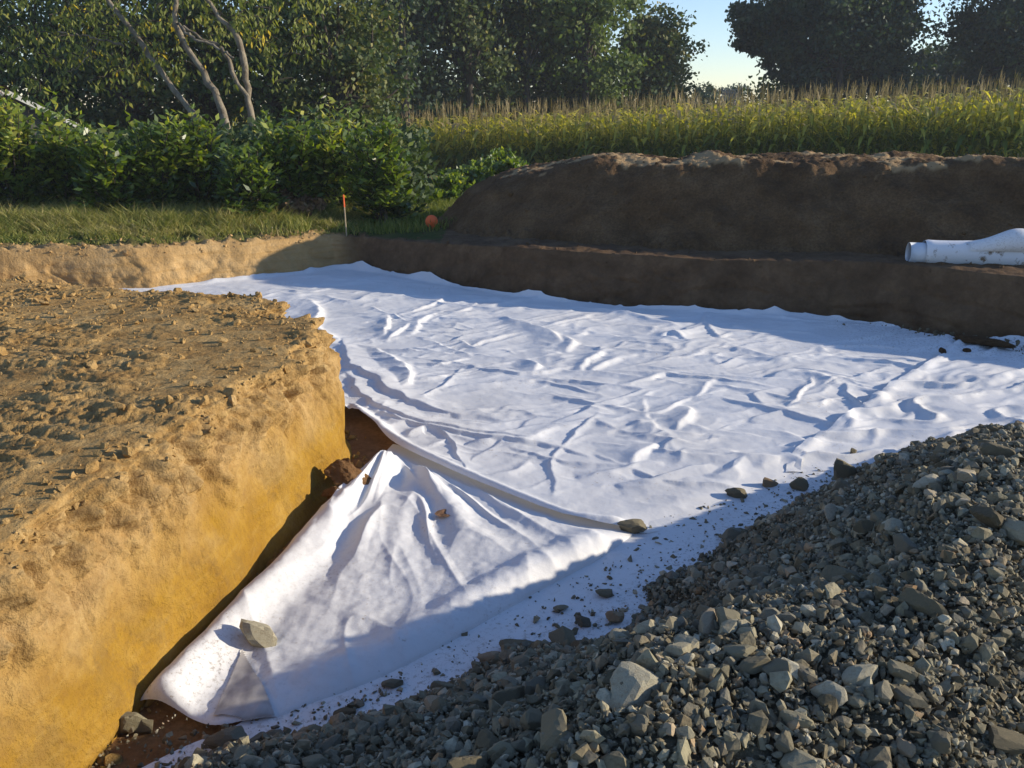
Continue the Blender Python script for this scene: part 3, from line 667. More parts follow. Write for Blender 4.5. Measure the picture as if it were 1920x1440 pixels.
# stones lying loose on the sheets and in the gap
loose = [(485, 1192, 33, 'flap', .85, 'large olive-grey stone holding down the folded white flap'),
 (240, 1362, 26, 'floor', 1.1, 'pale upright cobble on the bare soil at the foot of the clay bank'),
 (272, 1368, 15, 'floor', 1, 'small pale cobble tucked against the upright cobble by the clay bank'),
 (1193, 990, 24, 'A', .6, 'grey stone half under the tip of the folded flap'),
 (1384, 926, 17, 'A', .8, 'rounded grey stone on the white sheet, leftmost of the row before the gravel'),
 (1443, 906, 14, 'A', .9, 'small angular stone between the two dark rounded ones on the white sheet edge'),
 (1500, 912, 15, 'C', 1, 'dark round stone on the lower sheet just below the lapped edge'),
 (1582, 890, 20, 'B', 1.5, 'pointed conical stone standing on the white sheet beside the gravel'),
 (1600, 848, 7, 'B', 1.2, 'tiny pointed stone alone on the sunlit right-hand sheet'),
 (1152, 1160, 18, 'C', .9, 'dark round stone at the gravel foot, upper one of a pair'),
 (1093, 1167, 14, 'C', .9, 'dark stone at the gravel foot just left of the dark round one'),
 (1135, 1112, 13, 'C', .7, 'dark wedge of stone lying out on the shaded lower sheet'),
 (1050, 1142, 11, 'C', .5, 'flat dark chip of stone on the shaded lower sheet'),
 (925, 1240, 21, 'C', .8, 'dark blocky stone on the sheet just off the gravel foot'),
 (972, 1215, 24, 'C', .8, 'broad bluish stone at the gravel foot'),
 (1290, 1080, 15, 'C', .9, 'dark stone at the gravel foot below the lapped sheet edge'),
 (740, 1283, 16, 'C', .7, 'dark flattish stone tucked near the rolled edge of the flap'),
 (430, 1395, 30, 'C', .8, 'large dark angular stone on the near corner of the lower sheet'),
 (620, 1385, 22, 'C', .7, 'dark grey stone on the sheet at the near foot of the gravel'),
 (560, 1420, 24, 'C', .7, 'grey boulder at the bottom edge of the picture by the gravel'),
 (510, 1385, 18, 'C', .5, 'flat dark stone beside the hem of the flap'),
 (650, 1340, 16, 'C', .6, 'low dark stone on the sheet by the flap edge'),
]
for px, py, hp, where, f, lab in loose:
    p = at(px, py+hp*.5*f, 0); t = float(np.linalg.norm(p-[0, 0, EYE]))
    zb = {'flap': 0, 'floor': -.02, 'A': float(a_height(p[None, :2])[0])*.3, 'B': .03, 'C': .01}[where]
    p = at(px, py+hp*.45*f, zb+.01)
    if where == 'flap': p = on_mesh(FV, px, py+hp*.45*f)
    if where == 'A': p = on_mesh(AV, px, py+hp*.45*f)
    s = hp/FPX*t*1.3
    stone(p+np.array([0, s*.25, s*.36*f]), s*1.0, lab, scl=(1.0, .9, f*1.15), rot=(random.uniform(-.12, .12), random.uniform(-.12, .12), random.uniform(-.4, .4)))
# crumbs of stone on the sheets
r = np.random.default_rng(44); n = 1500
k = r.integers(0, len(foot)-4, n); f_ = np.array(foot)[k]+(np.array(foot)[k+1]-np.array(foot)[k])*r.random((n, 1)); dr_ = np.abs(r.normal(0, .26, n))
P = np.column_stack([f_[:, 0]-.55*dr_, f_[:, 1]+.83*dr_, np.full(n, .018)]); size = np.clip(r.lognormal(math.log(.0075), .6, n), .003, .03)*np.clip(1.3-dr_*1.2, .35, 1.3)
hg = np.clip(gravel_h(P[:, :2])[0], 0, 1); P[:, 2] = np.maximum(P[:, 2], hg)
V, F, T = scatter(SMALL, P, size, r)
n2 = 140; Pw = np.column_stack([r.normal(4.75, .38, n2), 0*r.random(n2), np.zeros(n2)]); Pw[:, 1] = np.interp(Pw[:, 0], [3.9, 5.3], [9.3, 8.15])-np.abs(r.normal(0, .18, n2))-.03; Pw[:, 2] = .09
V2, F2, T2 = scatter(SMALL, Pw, np.clip(r.lognormal(math.log(.018), .6, n2), .006, .06), r)
link('stone_crumbs', np_mesh('stone_crumbs', np.vstack([V, V2]), np.vstack([F, F2+len(V)]), False, M_stone, {'tint': np.concatenate([T, T2*.2])}), kind='stuff', label='small crumbs of stone strewn on the white sheets beside the gravel')
for px, py, hp, lab in [(1797, 632, 11, 'dark clod at the foot of the shaded wall, topmost of three'), (1768, 658, 9, 'round dark clod on the white sheet, leftmost of three by the wall'), (1810, 657, 9, 'dark clod on the sheet below the topmost clod by the wall'), (1850, 640, 20, 'broad slumped pile of earth at the foot of the shaded wall')]:
    p = at(px, py+hp*.5, .08); s = hp/FPX*float(np.linalg.norm(p-[0, 0, EYE])); o = stone(p+np.array([0, 0, s*.4]), s*1.1, lab, cat='clod')
    me = o.data.copy(); me.materials.clear(); me.materials.append(M_heap); o.data = me; o.name = 'earth_clod'
    if hp == 20: o.scale = (s*2.3, s*1.3, s*.8); o.rotation_euler = (0, 0, -.5)
# broken lump of clay at the foot of the bank, beside the flap
for i, (px, py, hp, lab) in enumerate([(650, 905, 24, 'reddish clay lump fallen at the foot of the bank corner'), (657, 880, 13, 'crumbled clay piece leaning on the fallen reddish lump'), (622, 930, 12, 'lower small clay piece below the fallen reddish lump')]):
    V, F = cut_rock(500+i, 9, 4, .12); V *= 1+.12*billow(V, .4, 3, i)[:, None]; me = np_mesh('clay_lump', V, F, False, M_floor)
    p = at(px+(3, -9, 0)[i], py+hp*.4, .06); s = 1.6*hp/FPX*float(np.linalg.norm(p-[0, 0, EYE])); o = link('clay_lump', me, None, tuple(p+np.array([0, 0, s*.6])), None, lab, 'clay lump'); o.scale = (s*1.1, s, s*1.2); o.rotation_euler = (.3*i, .2, i*1.3)

# dried leaf lying on the flap
p = on_mesh(FV, 834, 962)+[0, 0, .004]
gx, gy = np.meshgrid(np.linspace(-1, 1, 11), np.linspace(-1, 1, 9)); L = np.column_stack([gx.ravel()*.042*1.0, gy.ravel()*.026*np.sqrt(np.clip(1-(gx.ravel()*.97)**2, 0, 1)), np.zeros(99)])
L[:, 2] = .25*np.abs(L[:, 1])+.005*fbm(L*20, .4, 2, 5)+.08*np.abs(L[:, 0])
M_dry = plain('dry_leaf', (.16, .09, .05), .8, .2, .6, 90)
o = link('dried_leaf', np_mesh('dried_leaf', L, grid_faces(9, 11), True, M_dry), None, tuple(p), None, 'curled brown dead leaf lying on the white folded flap', 'leaf'); o.rotation_euler = (.05, .03, .35); o.scale = (1.5, 1.7, 1.3)

# ------------------------------------------------------------------ roll of geotextile on its tube, on the ledge
M_pvc = plain('white_plastic', (.62, .66, .70), .35, .5, .06, 6)
pr = at(1712, 500, .645)+np.array([0, .12, .0]); ax = np.array([.985, -.17, 0]); root = thing('geotextile_roll', tuple(pr), 'roll of white geotextile on a plastic tube lying on the ledge below the soil heap', 'fabric roll')
def local(V): return V
R_t = .118; R_r = .145
def on_axis(s, lat=0, z=0): return ax*s+np.array([.17, .985, 0])*lat+np.array([0, 0, z])
V, F = tube([on_axis(s, 0, R_r-.01) for s in np.linspace(-.02, .5, 6)], R_t, 28); V2, F2 = tube([on_axis(s, 0, R_r-.01) for s in np.linspace(.5, -.02, 6)], R_t-.008, 28)
rim = np.array([[j, (j+1) % 28, len(V)+28*5+(j+1) % 28, len(V)+28*5+j] for j in range(28)])
link('core_tube', np_mesh('core_tube', np.vstack([V, V2]), np.vstack([F, F2+len(V), rim]), True, M_pvc), root)
M_rollc = Mat('soiled_geotextile', .85, .2)
c = M_rollc.ramp(M_rollc.noise(9, 5, .7), [(.56, (.70, .71, .72)), (.66, (.20, .15, .10))]); M_rollc.color(c); M_rollc.bump(M_rollc.noise(30, 4), .4, .01); M_rollc = M_rollc.m
ns, na = 90, 40; sv = np.linspace(.14, 3.4, ns); av = np.linspace(0, 2*math.pi, na); Vr = []
for s in sv:
    for a in av:
        rr_ = R_r*(1+.03*math.sin(3*a+s*2)+.02*math.sin(s*9+a)) if s > .2 else R_r*(.93+.07*math.sin((s-.14)/.06*1.57))
        rr_ *= 1.0 if s < 1.05 else 1+.06*math.sin((s-1.05))
        Vr.append(on_axis(s, rr_*math.cos(a), max(R_r+rr_*math.sin(a), .004)))
link('fabric_winding', np_mesh('fabric_winding', np.array(Vr), grid_faces(ns, na), True, M_rollc), root)
# loose outer wrap that rises off the winding
ns, na = 60, 22; Vw = []
for i, s in enumerate(np.linspace(.58, 2.6, ns)):
    liftf = math.exp(-((s-1.08)/.30)**2)
    for j, a in enumerate(np.linspace(math.radians(min(165, 70+130*(i/ns)*2.2)), math.radians(20), na)):
        rr_ = R_r+.010+.14*liftf*math.sin(math.pi*j/(na-1))**.7; Vw.append(on_axis(s, rr_*math.cos(a)*-1, R_r+rr_*math.sin(a)))
link('loose_wrap', np_mesh('loose_wrap', np.array(Vw), grid_faces(ns, na), True, M_cloth, {'dirt': np.full(len(Vw), .3)}), root)

# ------------------------------------------------------------------ survey marks
M_orange = plain('orange_paint', (.75, .13, .03), .5, .4, .05); M_wood = plain('stake_wood', (.38, .30, .19), .8, .2, .2)
p = dep(650, 441, 12.95); p[2] = G(np.array([p[:2]]))[0]; zt = dep(648, 362, 12.95)[2]; hh = zt-p[2]
root = thing('survey_stake', tuple(p), 'thin wooden survey stake with an orange tip at the pit corner', 'stake')
V, F = tube([(0, 0, -.15), (-.008, 0, hh*.72)], .010, 6); link('shaft', np_mesh('shaft', V, F, False, M_wood), root)
V, F = tube([(-.008, 0, hh*.70), (-.012, 0, hh*.98), (-.012, 0, hh)], [.013, .013, .004], 6); link('painted_tip', np_mesh('painted_tip', V, F, False, M_orange), root)
p = dep(810, 432, 13.2); p[2] = G(np.array([p[:2]]))[0]; cz = dep(809, 414, 13.2)[2]-p[2]
root = thing('marker_disc', tuple(p), 'round red-orange marker disc on a short peg at the tip of the soil heap', 'marker')
V, F = tube([(0, 0, -.1), (0, 0, cz)], .022, 6); link('peg', np_mesh('peg', V, F, False, M_orange), root)
th = np.linspace(0, 2*math.pi, 28, endpoint=False); prof = [(0.0, -.016), (.088, -.016), (.096, -.008), (.096, .008), (.088, .016), (0.0, .016)]
Vd = np.array([(rr_*math.cos(a), -.028+yy, cz+rr_*math.sin(a)*1.02) for rr_, yy in prof for a in th]); Fd = np.array([[i*28+j, i*28+(j+1) % 28, (i+1)*28+(j+1) % 28, (i+1)*28+j] for i in range(5) for j in range(28)])
link('disc', np_mesh('disc', Vd, Fd, True, M_orange), root)

# ------------------------------------------------------------------ vegetation
def leaf_cards(P, D, Nn, L, Wd, tint, fold_=0.0, r=None):
    """pointed leaf of 4 corners from base P along D, width across D x Nn; returns V,F(4),tint"""
    D = D/np.linalg.norm(D, axis=1)[:, None]; A = np.cross(D, Nn); A /= np.linalg.norm(A, axis=1)[:, None]+1e-9
    L = L[:, None]; Wd = Wd[:, None]
    v0 = P; v1 = P+D*L*.45+A*Wd*.5; v2 = P+D*L; v3 = P+D*L*.45-A*Wd*.5
    V = np.stack([v0, v1, v2, v3], 1).reshape(-1, 3); F = np.arange(len(V)).reshape(-1, 4)
    return V, F, np.repeat(tint, 4)
def rdir(n, r):
    v = r.normal(size=(n, 3)); return v/np.linalg.norm(v, axis=1)[:, None]
def crown(center, rad, nclump, nleaf, leaf, r, droop=0, shell=.45, sig=.16, aspect=.7, lo=-1, clip=None, tint=None):
    c = np.asarray(center, float); rad = np.asarray(rad, float)
    d = rdir(nclump, r); k = r.random(nclump)**shell; lump = 1+.22*pn(d*1.6+c[None]*.1, .5, 7)
    cl = c+d*rad*(k*lump)[:, None]; cl = cl[cl[:, 2] > c[2]+lo*rad[2]]
    i = r.integers(0, len(cl), nleaf); cs_ = r.uniform(.6, 1.5, len(cl))[i]
    P = cl[i]+r.normal(size=(nleaf, 3))*rad.min()*sig*cs_[:, None]*[1.15, 1.15, .7]
    D = rdir(nleaf, r); D[:, 2] -= droop; N = rdir(nleaf, r)
    L = leaf*r.uniform(.6, 1.3, nleaf)
    tn = np.clip(r.normal(.5, .14, nleaf)+(r.random(len(cl))[i]-.5)*.45, 0, 1)
    if tint is not None: tn = np.clip(tn+tint, 0, 1)
    return leaf_cards(P, D, N, L, L*aspect, tn)+(cl,)
DARKG = [(0, (.034, .06, .027)), (.4, (.065, .10, .036)), (.75, (.13, .15, .045)), (1, (.26, .21, .05))]
M_dark = leaf_mat('oak_leaf', DARKG, .6, .3, .25)
M_cool = leaf_mat('cool_leaf', [(0, (.022, .045, .033)), (.5, (.042, .072, .038)), (1, (.10, .12, .05))], .6, .3, .22)
M_grn = leaf_mat('green_leaf', [(0, (.055, .095, .03)), (.5, (.11, .155, .042)), (.9, (.20, .23, .055)), (1, (.27, .23, .04))], .6, .3, .28)
M_wal = leaf_mat('drooping_leaf', [(0, (.08, .11, .025)), (.5, (.17, .195, .045)), (.85, (.28, .28, .055)), (.97, (.42, .30, .02)), (1, (.5, .36, .02))], .6, .3, .32)
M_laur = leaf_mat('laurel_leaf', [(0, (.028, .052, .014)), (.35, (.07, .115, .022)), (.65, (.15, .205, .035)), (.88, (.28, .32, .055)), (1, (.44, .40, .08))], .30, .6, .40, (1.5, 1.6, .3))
M_barkl = bark_mat('pale_bark', (.11, .085, .055), (.30, .26, .19)); M_barkd = bark_mat('dark_bark', (.03, .025, .02), (.08, .065, .05))
def limbs(basept, targets, r, r0, sides=6):
    parts = []
    for t in targets:
        b = np.asarray(basept, float); t = np.asarray(t); m = b*.45+t*.55+r.normal(size=3)*.08*np.linalg.norm(t-b); m[2] += .05*np.linalg.norm(t-b)
        parts.append(tube(resample([b, m, t], 7), np.linspace(r0, r0*.2, 7), sides))
    return merge(parts)
def tree(name, px, t, base_z, cz_px, rad, label, mat, nclump=130, nleaf=14000, leaf=.26, seed=1, group=None, lo=-.9, extra=(), tint=None, trunk=.22, shell=.45, sig=.15):
    """px, t: place of the stem; cz_px: pixel height of the crown's middle"""
    r = np.random.default_rng(seed); b = dep(px, 250, t); b[2] = base_z; c = dep(px, cz_px, t)
    root = thing(name, tuple(b), label, 'tree', group)
    Vs, Fs, Ts, cl = crown(c-b, rad, nclump, nleaf, leaf, r, lo=lo, tint=tint, shell=shell, sig=sig)
    for (dx, dy, dz, sx) in extra:
        V2, F2, T2, cl2 = crown(c-b+np.array([dx, dy, dz]), np.array(rad)*sx, int(nclump*.4), int(nleaf*.35), leaf, r, tint=tint, sig=sig)
        Fs = np.vstack([Fs, F2+len(Vs)]); Vs = np.vstack([Vs, V2]); Ts = np.concatenate([Ts, T2]); cl = np.vstack([cl, cl2])
    link('crown', np_mesh('crown', Vs, Fs, False, mat, {'tint': Ts}), root, kind=None)
    top = c-b; H = top[2]
    V, F = tube([(0, 0, -.3), (.05, 0, H*.3), (0, .1, H*.7), (0, 0, H*1.1)], [trunk*1.3, trunk, trunk*.75, trunk*.4], 9)
    link('trunk', np_mesh('trunk', V, F, True, M_barkd), root)
    V, F = limbs((0, 0, H*.55), cl[r.choice(len(cl), 26, False)], r, trunk*.4, 5); link('limbs', np_mesh('limbs', V, F, True, M_barkd), root)
    return root
# the row behind the maize
g1 = 'tall trees in a row behind the maize field'
tree('oak_tree', 1562, 52, .5, 25, (4.7, 5, 4.0), 'large dark oak standing alone behind the maize at the right', M_cool, 100, 28000, .27, 21, g1, extra=((-4.6, 0, -.6, .36), (-3.0, 0, -2.2, .34), (3.6, 0, -.6, .42), (.6, 0, -2.6, .6), (3.0, 0, -3.2, .42), (-.6, 0, -4.0, .42)), sig=.135)
tree('oak_tree', 1915, 52, .5, 5, (4.8, 5, 4.8), 'dark oak cut off by the right edge of the picture', M_cool, 90, 22000, .28, 22, g1, extra=((-1.6, 0, -1.6, .42), (0, 0, -2.6, .6)), sig=.11)
tree('bushy_tree', 1775, 66, .5, 150, (3.2, 4, 2.6), 'low bluish tree between the two large oaks', M_cool, 90, 12000, .36, 23, g1)
tree('oak_tree', 1228, 50, -.2, 110, (2.0, 3, 2.9), 'slender pale-leaved tree at the right end of the tall clump', M_dark, 90, 9500, .26, 24, g1, tint=.12, extra=((.5, 0, -1.6, .75), (-.9, 0, 1.3, .5)))
tree('oak_tree', 1095, 46, -.3, 40, (2.9, 3.4, 6.2), 'broad yellow-green tree right of centre behind the maize', M_grn, 150, 17000, .27, 25, g1, lo=-1)
tree('oak_tree', 985, 46, -.3, 20, (3.0, 3, 6.2), 'dark tree in the middle of the clump behind the maize', M_dark, 150, 16000, .27, 26, g1, lo=-1)
tree('oak_tree', 880, 44, -.4, 30, (2.9, 3, 6.0), 'dark tree left of the middle of the clump behind the maize', M_dark, 150, 16000, .27, 27, g1, lo=-1)
tree('oak_tree', 760, 42, -.4, 20, (2.9, 3, 6.2), 'blue-black tree at the left end of the clump behind the maize', M_cool, 150, 16000, .27, 28, g1, lo=-1)
tree('bushy_tree', 1372, 150, -1, 185, (3, 3, 3.2), 'tiny far-off tree in the gap of sky above the maize', M_cool, 40, 1800, .5, 29)
tree('bushy_tree', 1310, 75, -1, 190, (1.8, 3, 1.4), 'low distant bush below the gap of sky', M_cool, 40, 1600, .3, 30)
# hedgerow that closes the far side of the field
def hedgerow(pxs, t, z0, z1, seed, n=15000):
    r = np.random.default_rng(seed); px_ = r.uniform(pxs[0], pxs[1], 90); C_ = np.array([dep(a, 200, t+r.uniform(-2, 3)) for a in px_]); C_[:, 2] = r.uniform(z0, z1, 90)*(.8+.2*np.sin(px_*.02))
    i = r.integers(0, 90, n); P = C_[i]+r.normal(size=(n, 3))*[1.0, .8, .6]; L = r.uniform(.2, .4, n)
    return leaf_cards(P, rdir(n, r), rdir(n, r), L, L*.7, np.clip(r.normal(.4, .15, n)+(r.random(90)[i]-.5)*.4, 0, 1))
Vs, Fs, Ts = hedgerow((660, 1270), 50, .5, 4.6, 33, 16000); V2, F2, T2 = hedgerow((1440, 2000), 56, .5, 4.4, 34, 16000)
link('far_hedgerow', np_mesh('far_hedgerow', np.vstack([Vs, V2]), np.vstack([Fs, F2+len(Vs)]), False, M_dark, {'tint': np.concatenate([Ts, T2])}), kind='stuff', label='dark leafy undergrowth along the far side of the maize field')
# the nearer woodland behind the hedge
g2 = 'woodland trees behind the hedge'
tree('bushy_tree', 640, 27, -.1, 90, (2.0, 2, 3.4), 'dark leafy tree at the right end of the woodland', M_dark, 140, 13000, .17, 41, g2, lo=-1, tint=.05)
tree('bushy_tree', 520, 28, 0, 90, (2.2, 2, 3.6), 'green tree behind the forked grey trunk', M_grn, 140, 14000, .17, 42, g2, lo=-1, tint=-.1)
tree('bushy_tree', 395, 29, 0, 110, (2.4, 2, 3.6), 'dark tree behind the leaning grey trunks', M_dark, 140, 14000, .17, 43, g2, lo=-1)
tree('bushy_tree', 250, 28, 0, 110, (2.5, 2, 3.4), 'dark tree left of the leaning grey trunks', M_dark, 140, 14000, .17, 44, g2, lo=-1)
tree('bushy_tree', 110, 29, 0, 110, (2.5, 2, 3.2), 'bluish green tree rising behind the outbuilding', M_grn, 140, 13000, .17, 45, g2, lo=-1, tint=-.18)
tree('bushy_tree', -40, 29, 0, 100, (2.4, 2, 3.3), 'grey-green tree at the left edge of the picture', M_grn, 120, 9000, .18, 46, g2, lo=-1, tint=-.15)

# leaning pale-trunked trees
def leaning(name, t, trunks, label, foliage, seed):
    r = np.random.default_rng(seed); p0 = dep(trunks[0][0][0], trunks[0][0][1]+40, t); g = G(np.array([p0[:2]]))[0]; b = np.array([p0[0], p0[1], g]); root = thing(name, tuple(b), label, 'tree', None)
    for k, (path_r) in enumerate(trunks):
        pts = [dep(a, c, t+dt)-b for a, c, dt, _ in path_r]; rads = [q[3]*.35/FPX*t for q in path_r]
        P = resample(pts, 26); rd = np.interp(np.linspace(0, 1, 26), np.linspace(0, 1, len(rads)), rads)*(1+.10*np.random.default_rng(seed+k).normal(size=26)*.6)
        P += .02*r.normal(size=P.shape)
        V, F = tube(P, rd, 10); link('trunk' if k < 2 else 'limb', np_mesh('trunk', V, F, True, M_barkl), root)
    Vs = []; Fs = []; Ts = []; n = 0; tw = []
    for (cx, cy, sx, sy, cnt) in foliage:
        for j in range(cnt):
            a = dep(cx+r.normal()*sx, cy+r.normal()*sy, t+r.uniform(-.4, 2.4))-b; d0 = rdir(1, r)[0]*[1, 1, .3]; e = a+d0*r.uniform(.3, .7)+[0, 0, -.15]
            tw.append(tube(resample([a, (a+e)/2+[0, 0, .06], e], 5), np.linspace(.012, .004, 5), 4))
            m = r.integers(7, 15); w_ = r.random((m, 1)); P = a*(1-w_)+e*w_+r.normal(size=(m, 3))*.08; D = rdir(m, r)*[.6, .6, .4]+[0, 0, -.75]
            L = r.uniform(.10, .19, m); V, F, T = leaf_cards(P, D, rdir(m, r), L, L*.38, np.clip(r.normal(.5, .2, m)+(.45 if r.random() < .07 else 0), 0, 1))
            Vs.append(V); Fs.append(F+n); Ts.append(T); n += len(V)
    link('foliage', np_mesh('foliage', np.vstack(Vs), np.vstack(Fs), False, M_wal, {'tint': np.concatenate(Ts)}), root, kind='stuff')
    V, F = merge(tw); link('twigs', np_mesh('twigs', V, F, True, M_barkd), root, kind='stuff')
leaning('leaning_tree', 17.5, [
    [(440, 330, 0, 24), (425, 250, 0, 20), (412, 190, 0, 20), (385, 140, 0, 16), (350, 90, 0, 14), (330, 40, 0, 12), (328, -40, 0, 10), (320, -160, 0, 7)],
    [(435, 330, 0, 20), (378, 232, .1, 19), (335, 180, .1, 17), (295, 125, .1, 14), (255, 65, .1, 13), (205, 5, .1, 11), (150, -60, .1, 9), (60, -160, .1, 6)],
    [(330, 40, 0, 7), (365, 72, -.3, 7), (410, 90, -.3, 7), (440, 110, -.5, 5)],
    [(232, 85, .1, 7), (190, 75, 0, 5), (150, 66, 0, 4), (110, 60, 0, 3)], [(185, 75, 0, 4), (165, 100, 0, 4), (150, 125, 0, 3), (125, 136, 0, 2)]],
    'tree with two long grey trunks leaning to the left above the hedge',
    [(250, 60, 130, 60, 80), (120, 50, 100, 50, 65), (60, 120, 80, 35, 26), (240, -60, 200, 60, 100), (285, 125, 45, 22, 16), (20, 10, 70, 45, 20)], 61)
leaning('leaning_tree', 18.0, [
    [(485, 330, 0, 24), (470, 215, 0, 20), (462, 150, 0, 18), (455, 105, 0, 17), (440, 62, 0, 17), (410, 30, 0, 11), (380, -10, 0, 9), (340, -90, 0, 6)],
    [(485, 330, 0, 20), (468, 200, -.1, 15), (440, 145, -.1, 13), (420, 95, -.1, 12), (382, 78, -.1, 9), (345, 50, -.1, 7)]],
    'tree with a forked grey trunk standing right of the leaning trunks',
    [(430, 30, 80, 45, 45), (520, 50, 60, 50, 28), (400, -70, 120, 50, 60), (590, 30, 60, 50, 16)], 62)

# laurel hedge
def laurel(px, t, top_px, wid, label, seed, nleaf=2600, bottom=.05, tint=0.0):
    r = np.random.default_rng(seed); b = dep(px, 390, t); b[2] = G(np.array([b[:2]]))[0]; h = dep(px, top_px, t)[2]-b[2]
    root = thing('laurel_shrub', tuple(b), label, 'shrub', 'laurel shrubs of the hedge'); parts = []; Vs = []; Fs = []; Ts = []; n = 0
    for k in range(int(nleaf/26)):
        a0 = r.uniform(0, 6.28); rr_ = wid*.5*math.sqrt(r.random()); hz = h*(bottom+(1-bottom)*r.random()**.8)*(1-.22*(rr_/(wid*.5))**2)
        base_ = np.array([math.cos(a0)*rr_*.6, math.sin(a0)*rr_*.6, hz*.72]); tip = np.array([math.cos(a0)*rr_, math.sin(a0)*rr_*.8, hz])+r.normal(size=3)*.05
        if hz > h*.75: tip[2] += r.uniform(0, .45)*r.random()
        parts.append(tube([base_*.85, (base_+tip)/2, tip], [.012, .008, .004], 4))
        m = 26; w_ = np.linspace(0, 1, m)[:, None]; P = base_*(1-w_)+tip*w_; ax_ = (tip-base_)/np.linalg.norm(tip-base_)
        az = np.arange(m)*2.4+r.uniform(0, 6); D = np.column_stack([np.cos(az), np.sin(az), r.uniform(-.15, .7, m)])+ax_*.3; P = P+r.normal(size=(m, 3))*.05
        L = r.uniform(.10, .19, m); N = np.column_stack([r.normal(.35, .7, m), r.normal(-.25, .6, m), np.ones(m)])
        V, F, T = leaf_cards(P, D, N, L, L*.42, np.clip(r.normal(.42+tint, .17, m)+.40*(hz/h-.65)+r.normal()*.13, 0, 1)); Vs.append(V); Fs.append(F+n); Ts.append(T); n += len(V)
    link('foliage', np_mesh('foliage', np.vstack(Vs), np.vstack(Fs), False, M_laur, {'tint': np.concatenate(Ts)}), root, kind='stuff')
    V, F = merge(parts); link('twigs', np_mesh('twigs', V, F, True, M_barkd), root, kind='stuff')
    for k in range(3):
        a0 = r.uniform(0, 6.28); e = np.array([math.cos(a0)*wid*.22, math.sin(a0)*wid*.15, h*.6])
        V, F = tube(resample([(r.normal()*.05, r.normal()*.05-.05, -.1), e*.5+r.normal(size=3)*.04, e], 8), np.linspace(.038, .014, 8), 7); link('stem', np_mesh('stem', V, F, True, M_barkl if k == 0 else M_barkd), root)
hedge = [(-60, 225, 1.35, 'laurel at the left edge of the picture below the outbuilding'), (40, 196, 1.1, 'tall yellow-green laurel below the sloping barge board'), (135, 205, 1.15, 'tall laurel with upright tips right of the outbuilding'),
 (215, 262, 1.1, 'laurel with a bare lower stem showing a grey trunk'), (300, 232, 1.0, 'laurel left of the leaning grey trunks'), (380, 225, 1.15, 'bright green laurel at the foot of the leaning grey trunks'),
 (470, 285, 1.1, 'dark laurel between the leaning trunks and the forked trunk'), (545, 225, 1.1, 'loose laurel right of the forked trunk'), (640, 220, 1.2, 'large glossy laurel behind the survey stake'), (715, 235, 1.05, 'last tall laurel at the right end of the hedge')]
for i, (px, tp, wd, lab) in enumerate(hedge): laurel(px, 13.5+.35*((i*37) % 3)+(.55 if i > 6 else 0), tp-12, wd*.94, lab, 70+i, 2700 if i != 6 else 2000, tint=[.16, .20, .12, .08, .12, .19, 0, .09, .16, .10][i])
laurel(752, 16.5, 300, .85, 'small round laurel low at the far right end of the hedge', 90, 1300)
# darker undergrowth behind the hedge
r = np.random.default_rng(93); n = 16000; x = r.uniform(-10.5, -1.6, n); y = 16.3+r.uniform(-.5, 1.6, n)+.1*x*0; zt_ = 1.55+.25*pn(np.column_stack([x, y]), 1.0, 3)
P = np.column_stack([x, y, .35+zt_*r.random(n)]); L = r.uniform(.09, .18, n); V, F, T = leaf_cards(P, rdir(n, r), rdir(n, r), L, L*.6, np.clip(r.normal(.35, .2, n), 0, 1))
link('undergrowth', np_mesh('undergrowth', V, F, False, M_dark, {'tint': T}), kind='stuff', label='dark tangled undergrowth filling the space behind the hedge')

# grass
M_grass = leaf_mat('grass_blade', [(0, (.09, .13, .025)), (.4, (.20, .22, .05)), (.7, (.34, .30, .10)), (1, (.50, .40, .20))], .6, .2, .3)
def blades(P, L, r, lean=.5, wid=.006, tn=.45):
    n = len(P); d = rdir(n, r)*[lean, lean, 0]; up = np.array([0, 0, 1.0]); a = rdir(n, r)*[1, 1, 0]; a /= np.linalg.norm(a, axis=1)[:, None]; L = L[:, None]
    m1 = P+up*L*.55+d*L*.25; m2 = P+up*L*.95+d*L*.8
    V = np.stack([P-a*wid, P+a*wid, m1+a*wid*.8, m1-a*wid*.8, m2], 1).reshape(-1, 3); k = np.arange(n)[:, None]*5
    F = np.concatenate([k+[0, 1, 2], k+[0, 2, 3], k+[3, 2, 4]], 1).reshape(-1, 3); T = np.repeat(np.clip(r.normal(tn, .2, n), 0, 1), 5); return V, F, T
parts = []
r = np.random.default_rng(95)
n = 64000; x = r.uniform(-9.6, -2.4, n); yb = np.interp(x, [-9.6, -6.6, -4.8, -3.5, -2.5], [10.95, 11.2, 11.65, 12.6, 13.2]); y = yb+r.random(n)**1.1*4.0
xy = np.column_stack([x, y]); k = (pn(xy, .5, 3)+.5*pn(xy, .15, 4) > -.35) & ((y-yb > .35) | (r.random(n) < .35)); xy = xy[k]; yb = yb[k]; gt = .54+.30*pn(xy, .7, 15)+.15*pn(xy, .2, 16); L = np.clip(.07+.24*sstep(.1, 1.6, xy[:, 1]-yb)+.10*pn(xy, .5, 6),   .03, .5)*r.uniform(.5, 1.3, len(xy))
P = np.column_stack([xy, G(xy)-.01]); b3 = blades(P, L, r, 1.2, .007, .5); parts.append((b3[0], b3[1], np.clip(b3[2]-.5+np.repeat(gt, 5), 0, 1)))
n = 16000; x = r.uniform(-2.7, .3, n); yb = np.interp(x, [-2.7, -1.2, .3], [13.05, 12.9, 14.2]); y = yb+r.random(n)*9; xy = np.column_stack([x, y]); P = np.column_stack([xy, G(xy)-.01]); parts.append(blades(P, r.uniform(.05, .22, n), r, .7, .007, .25))
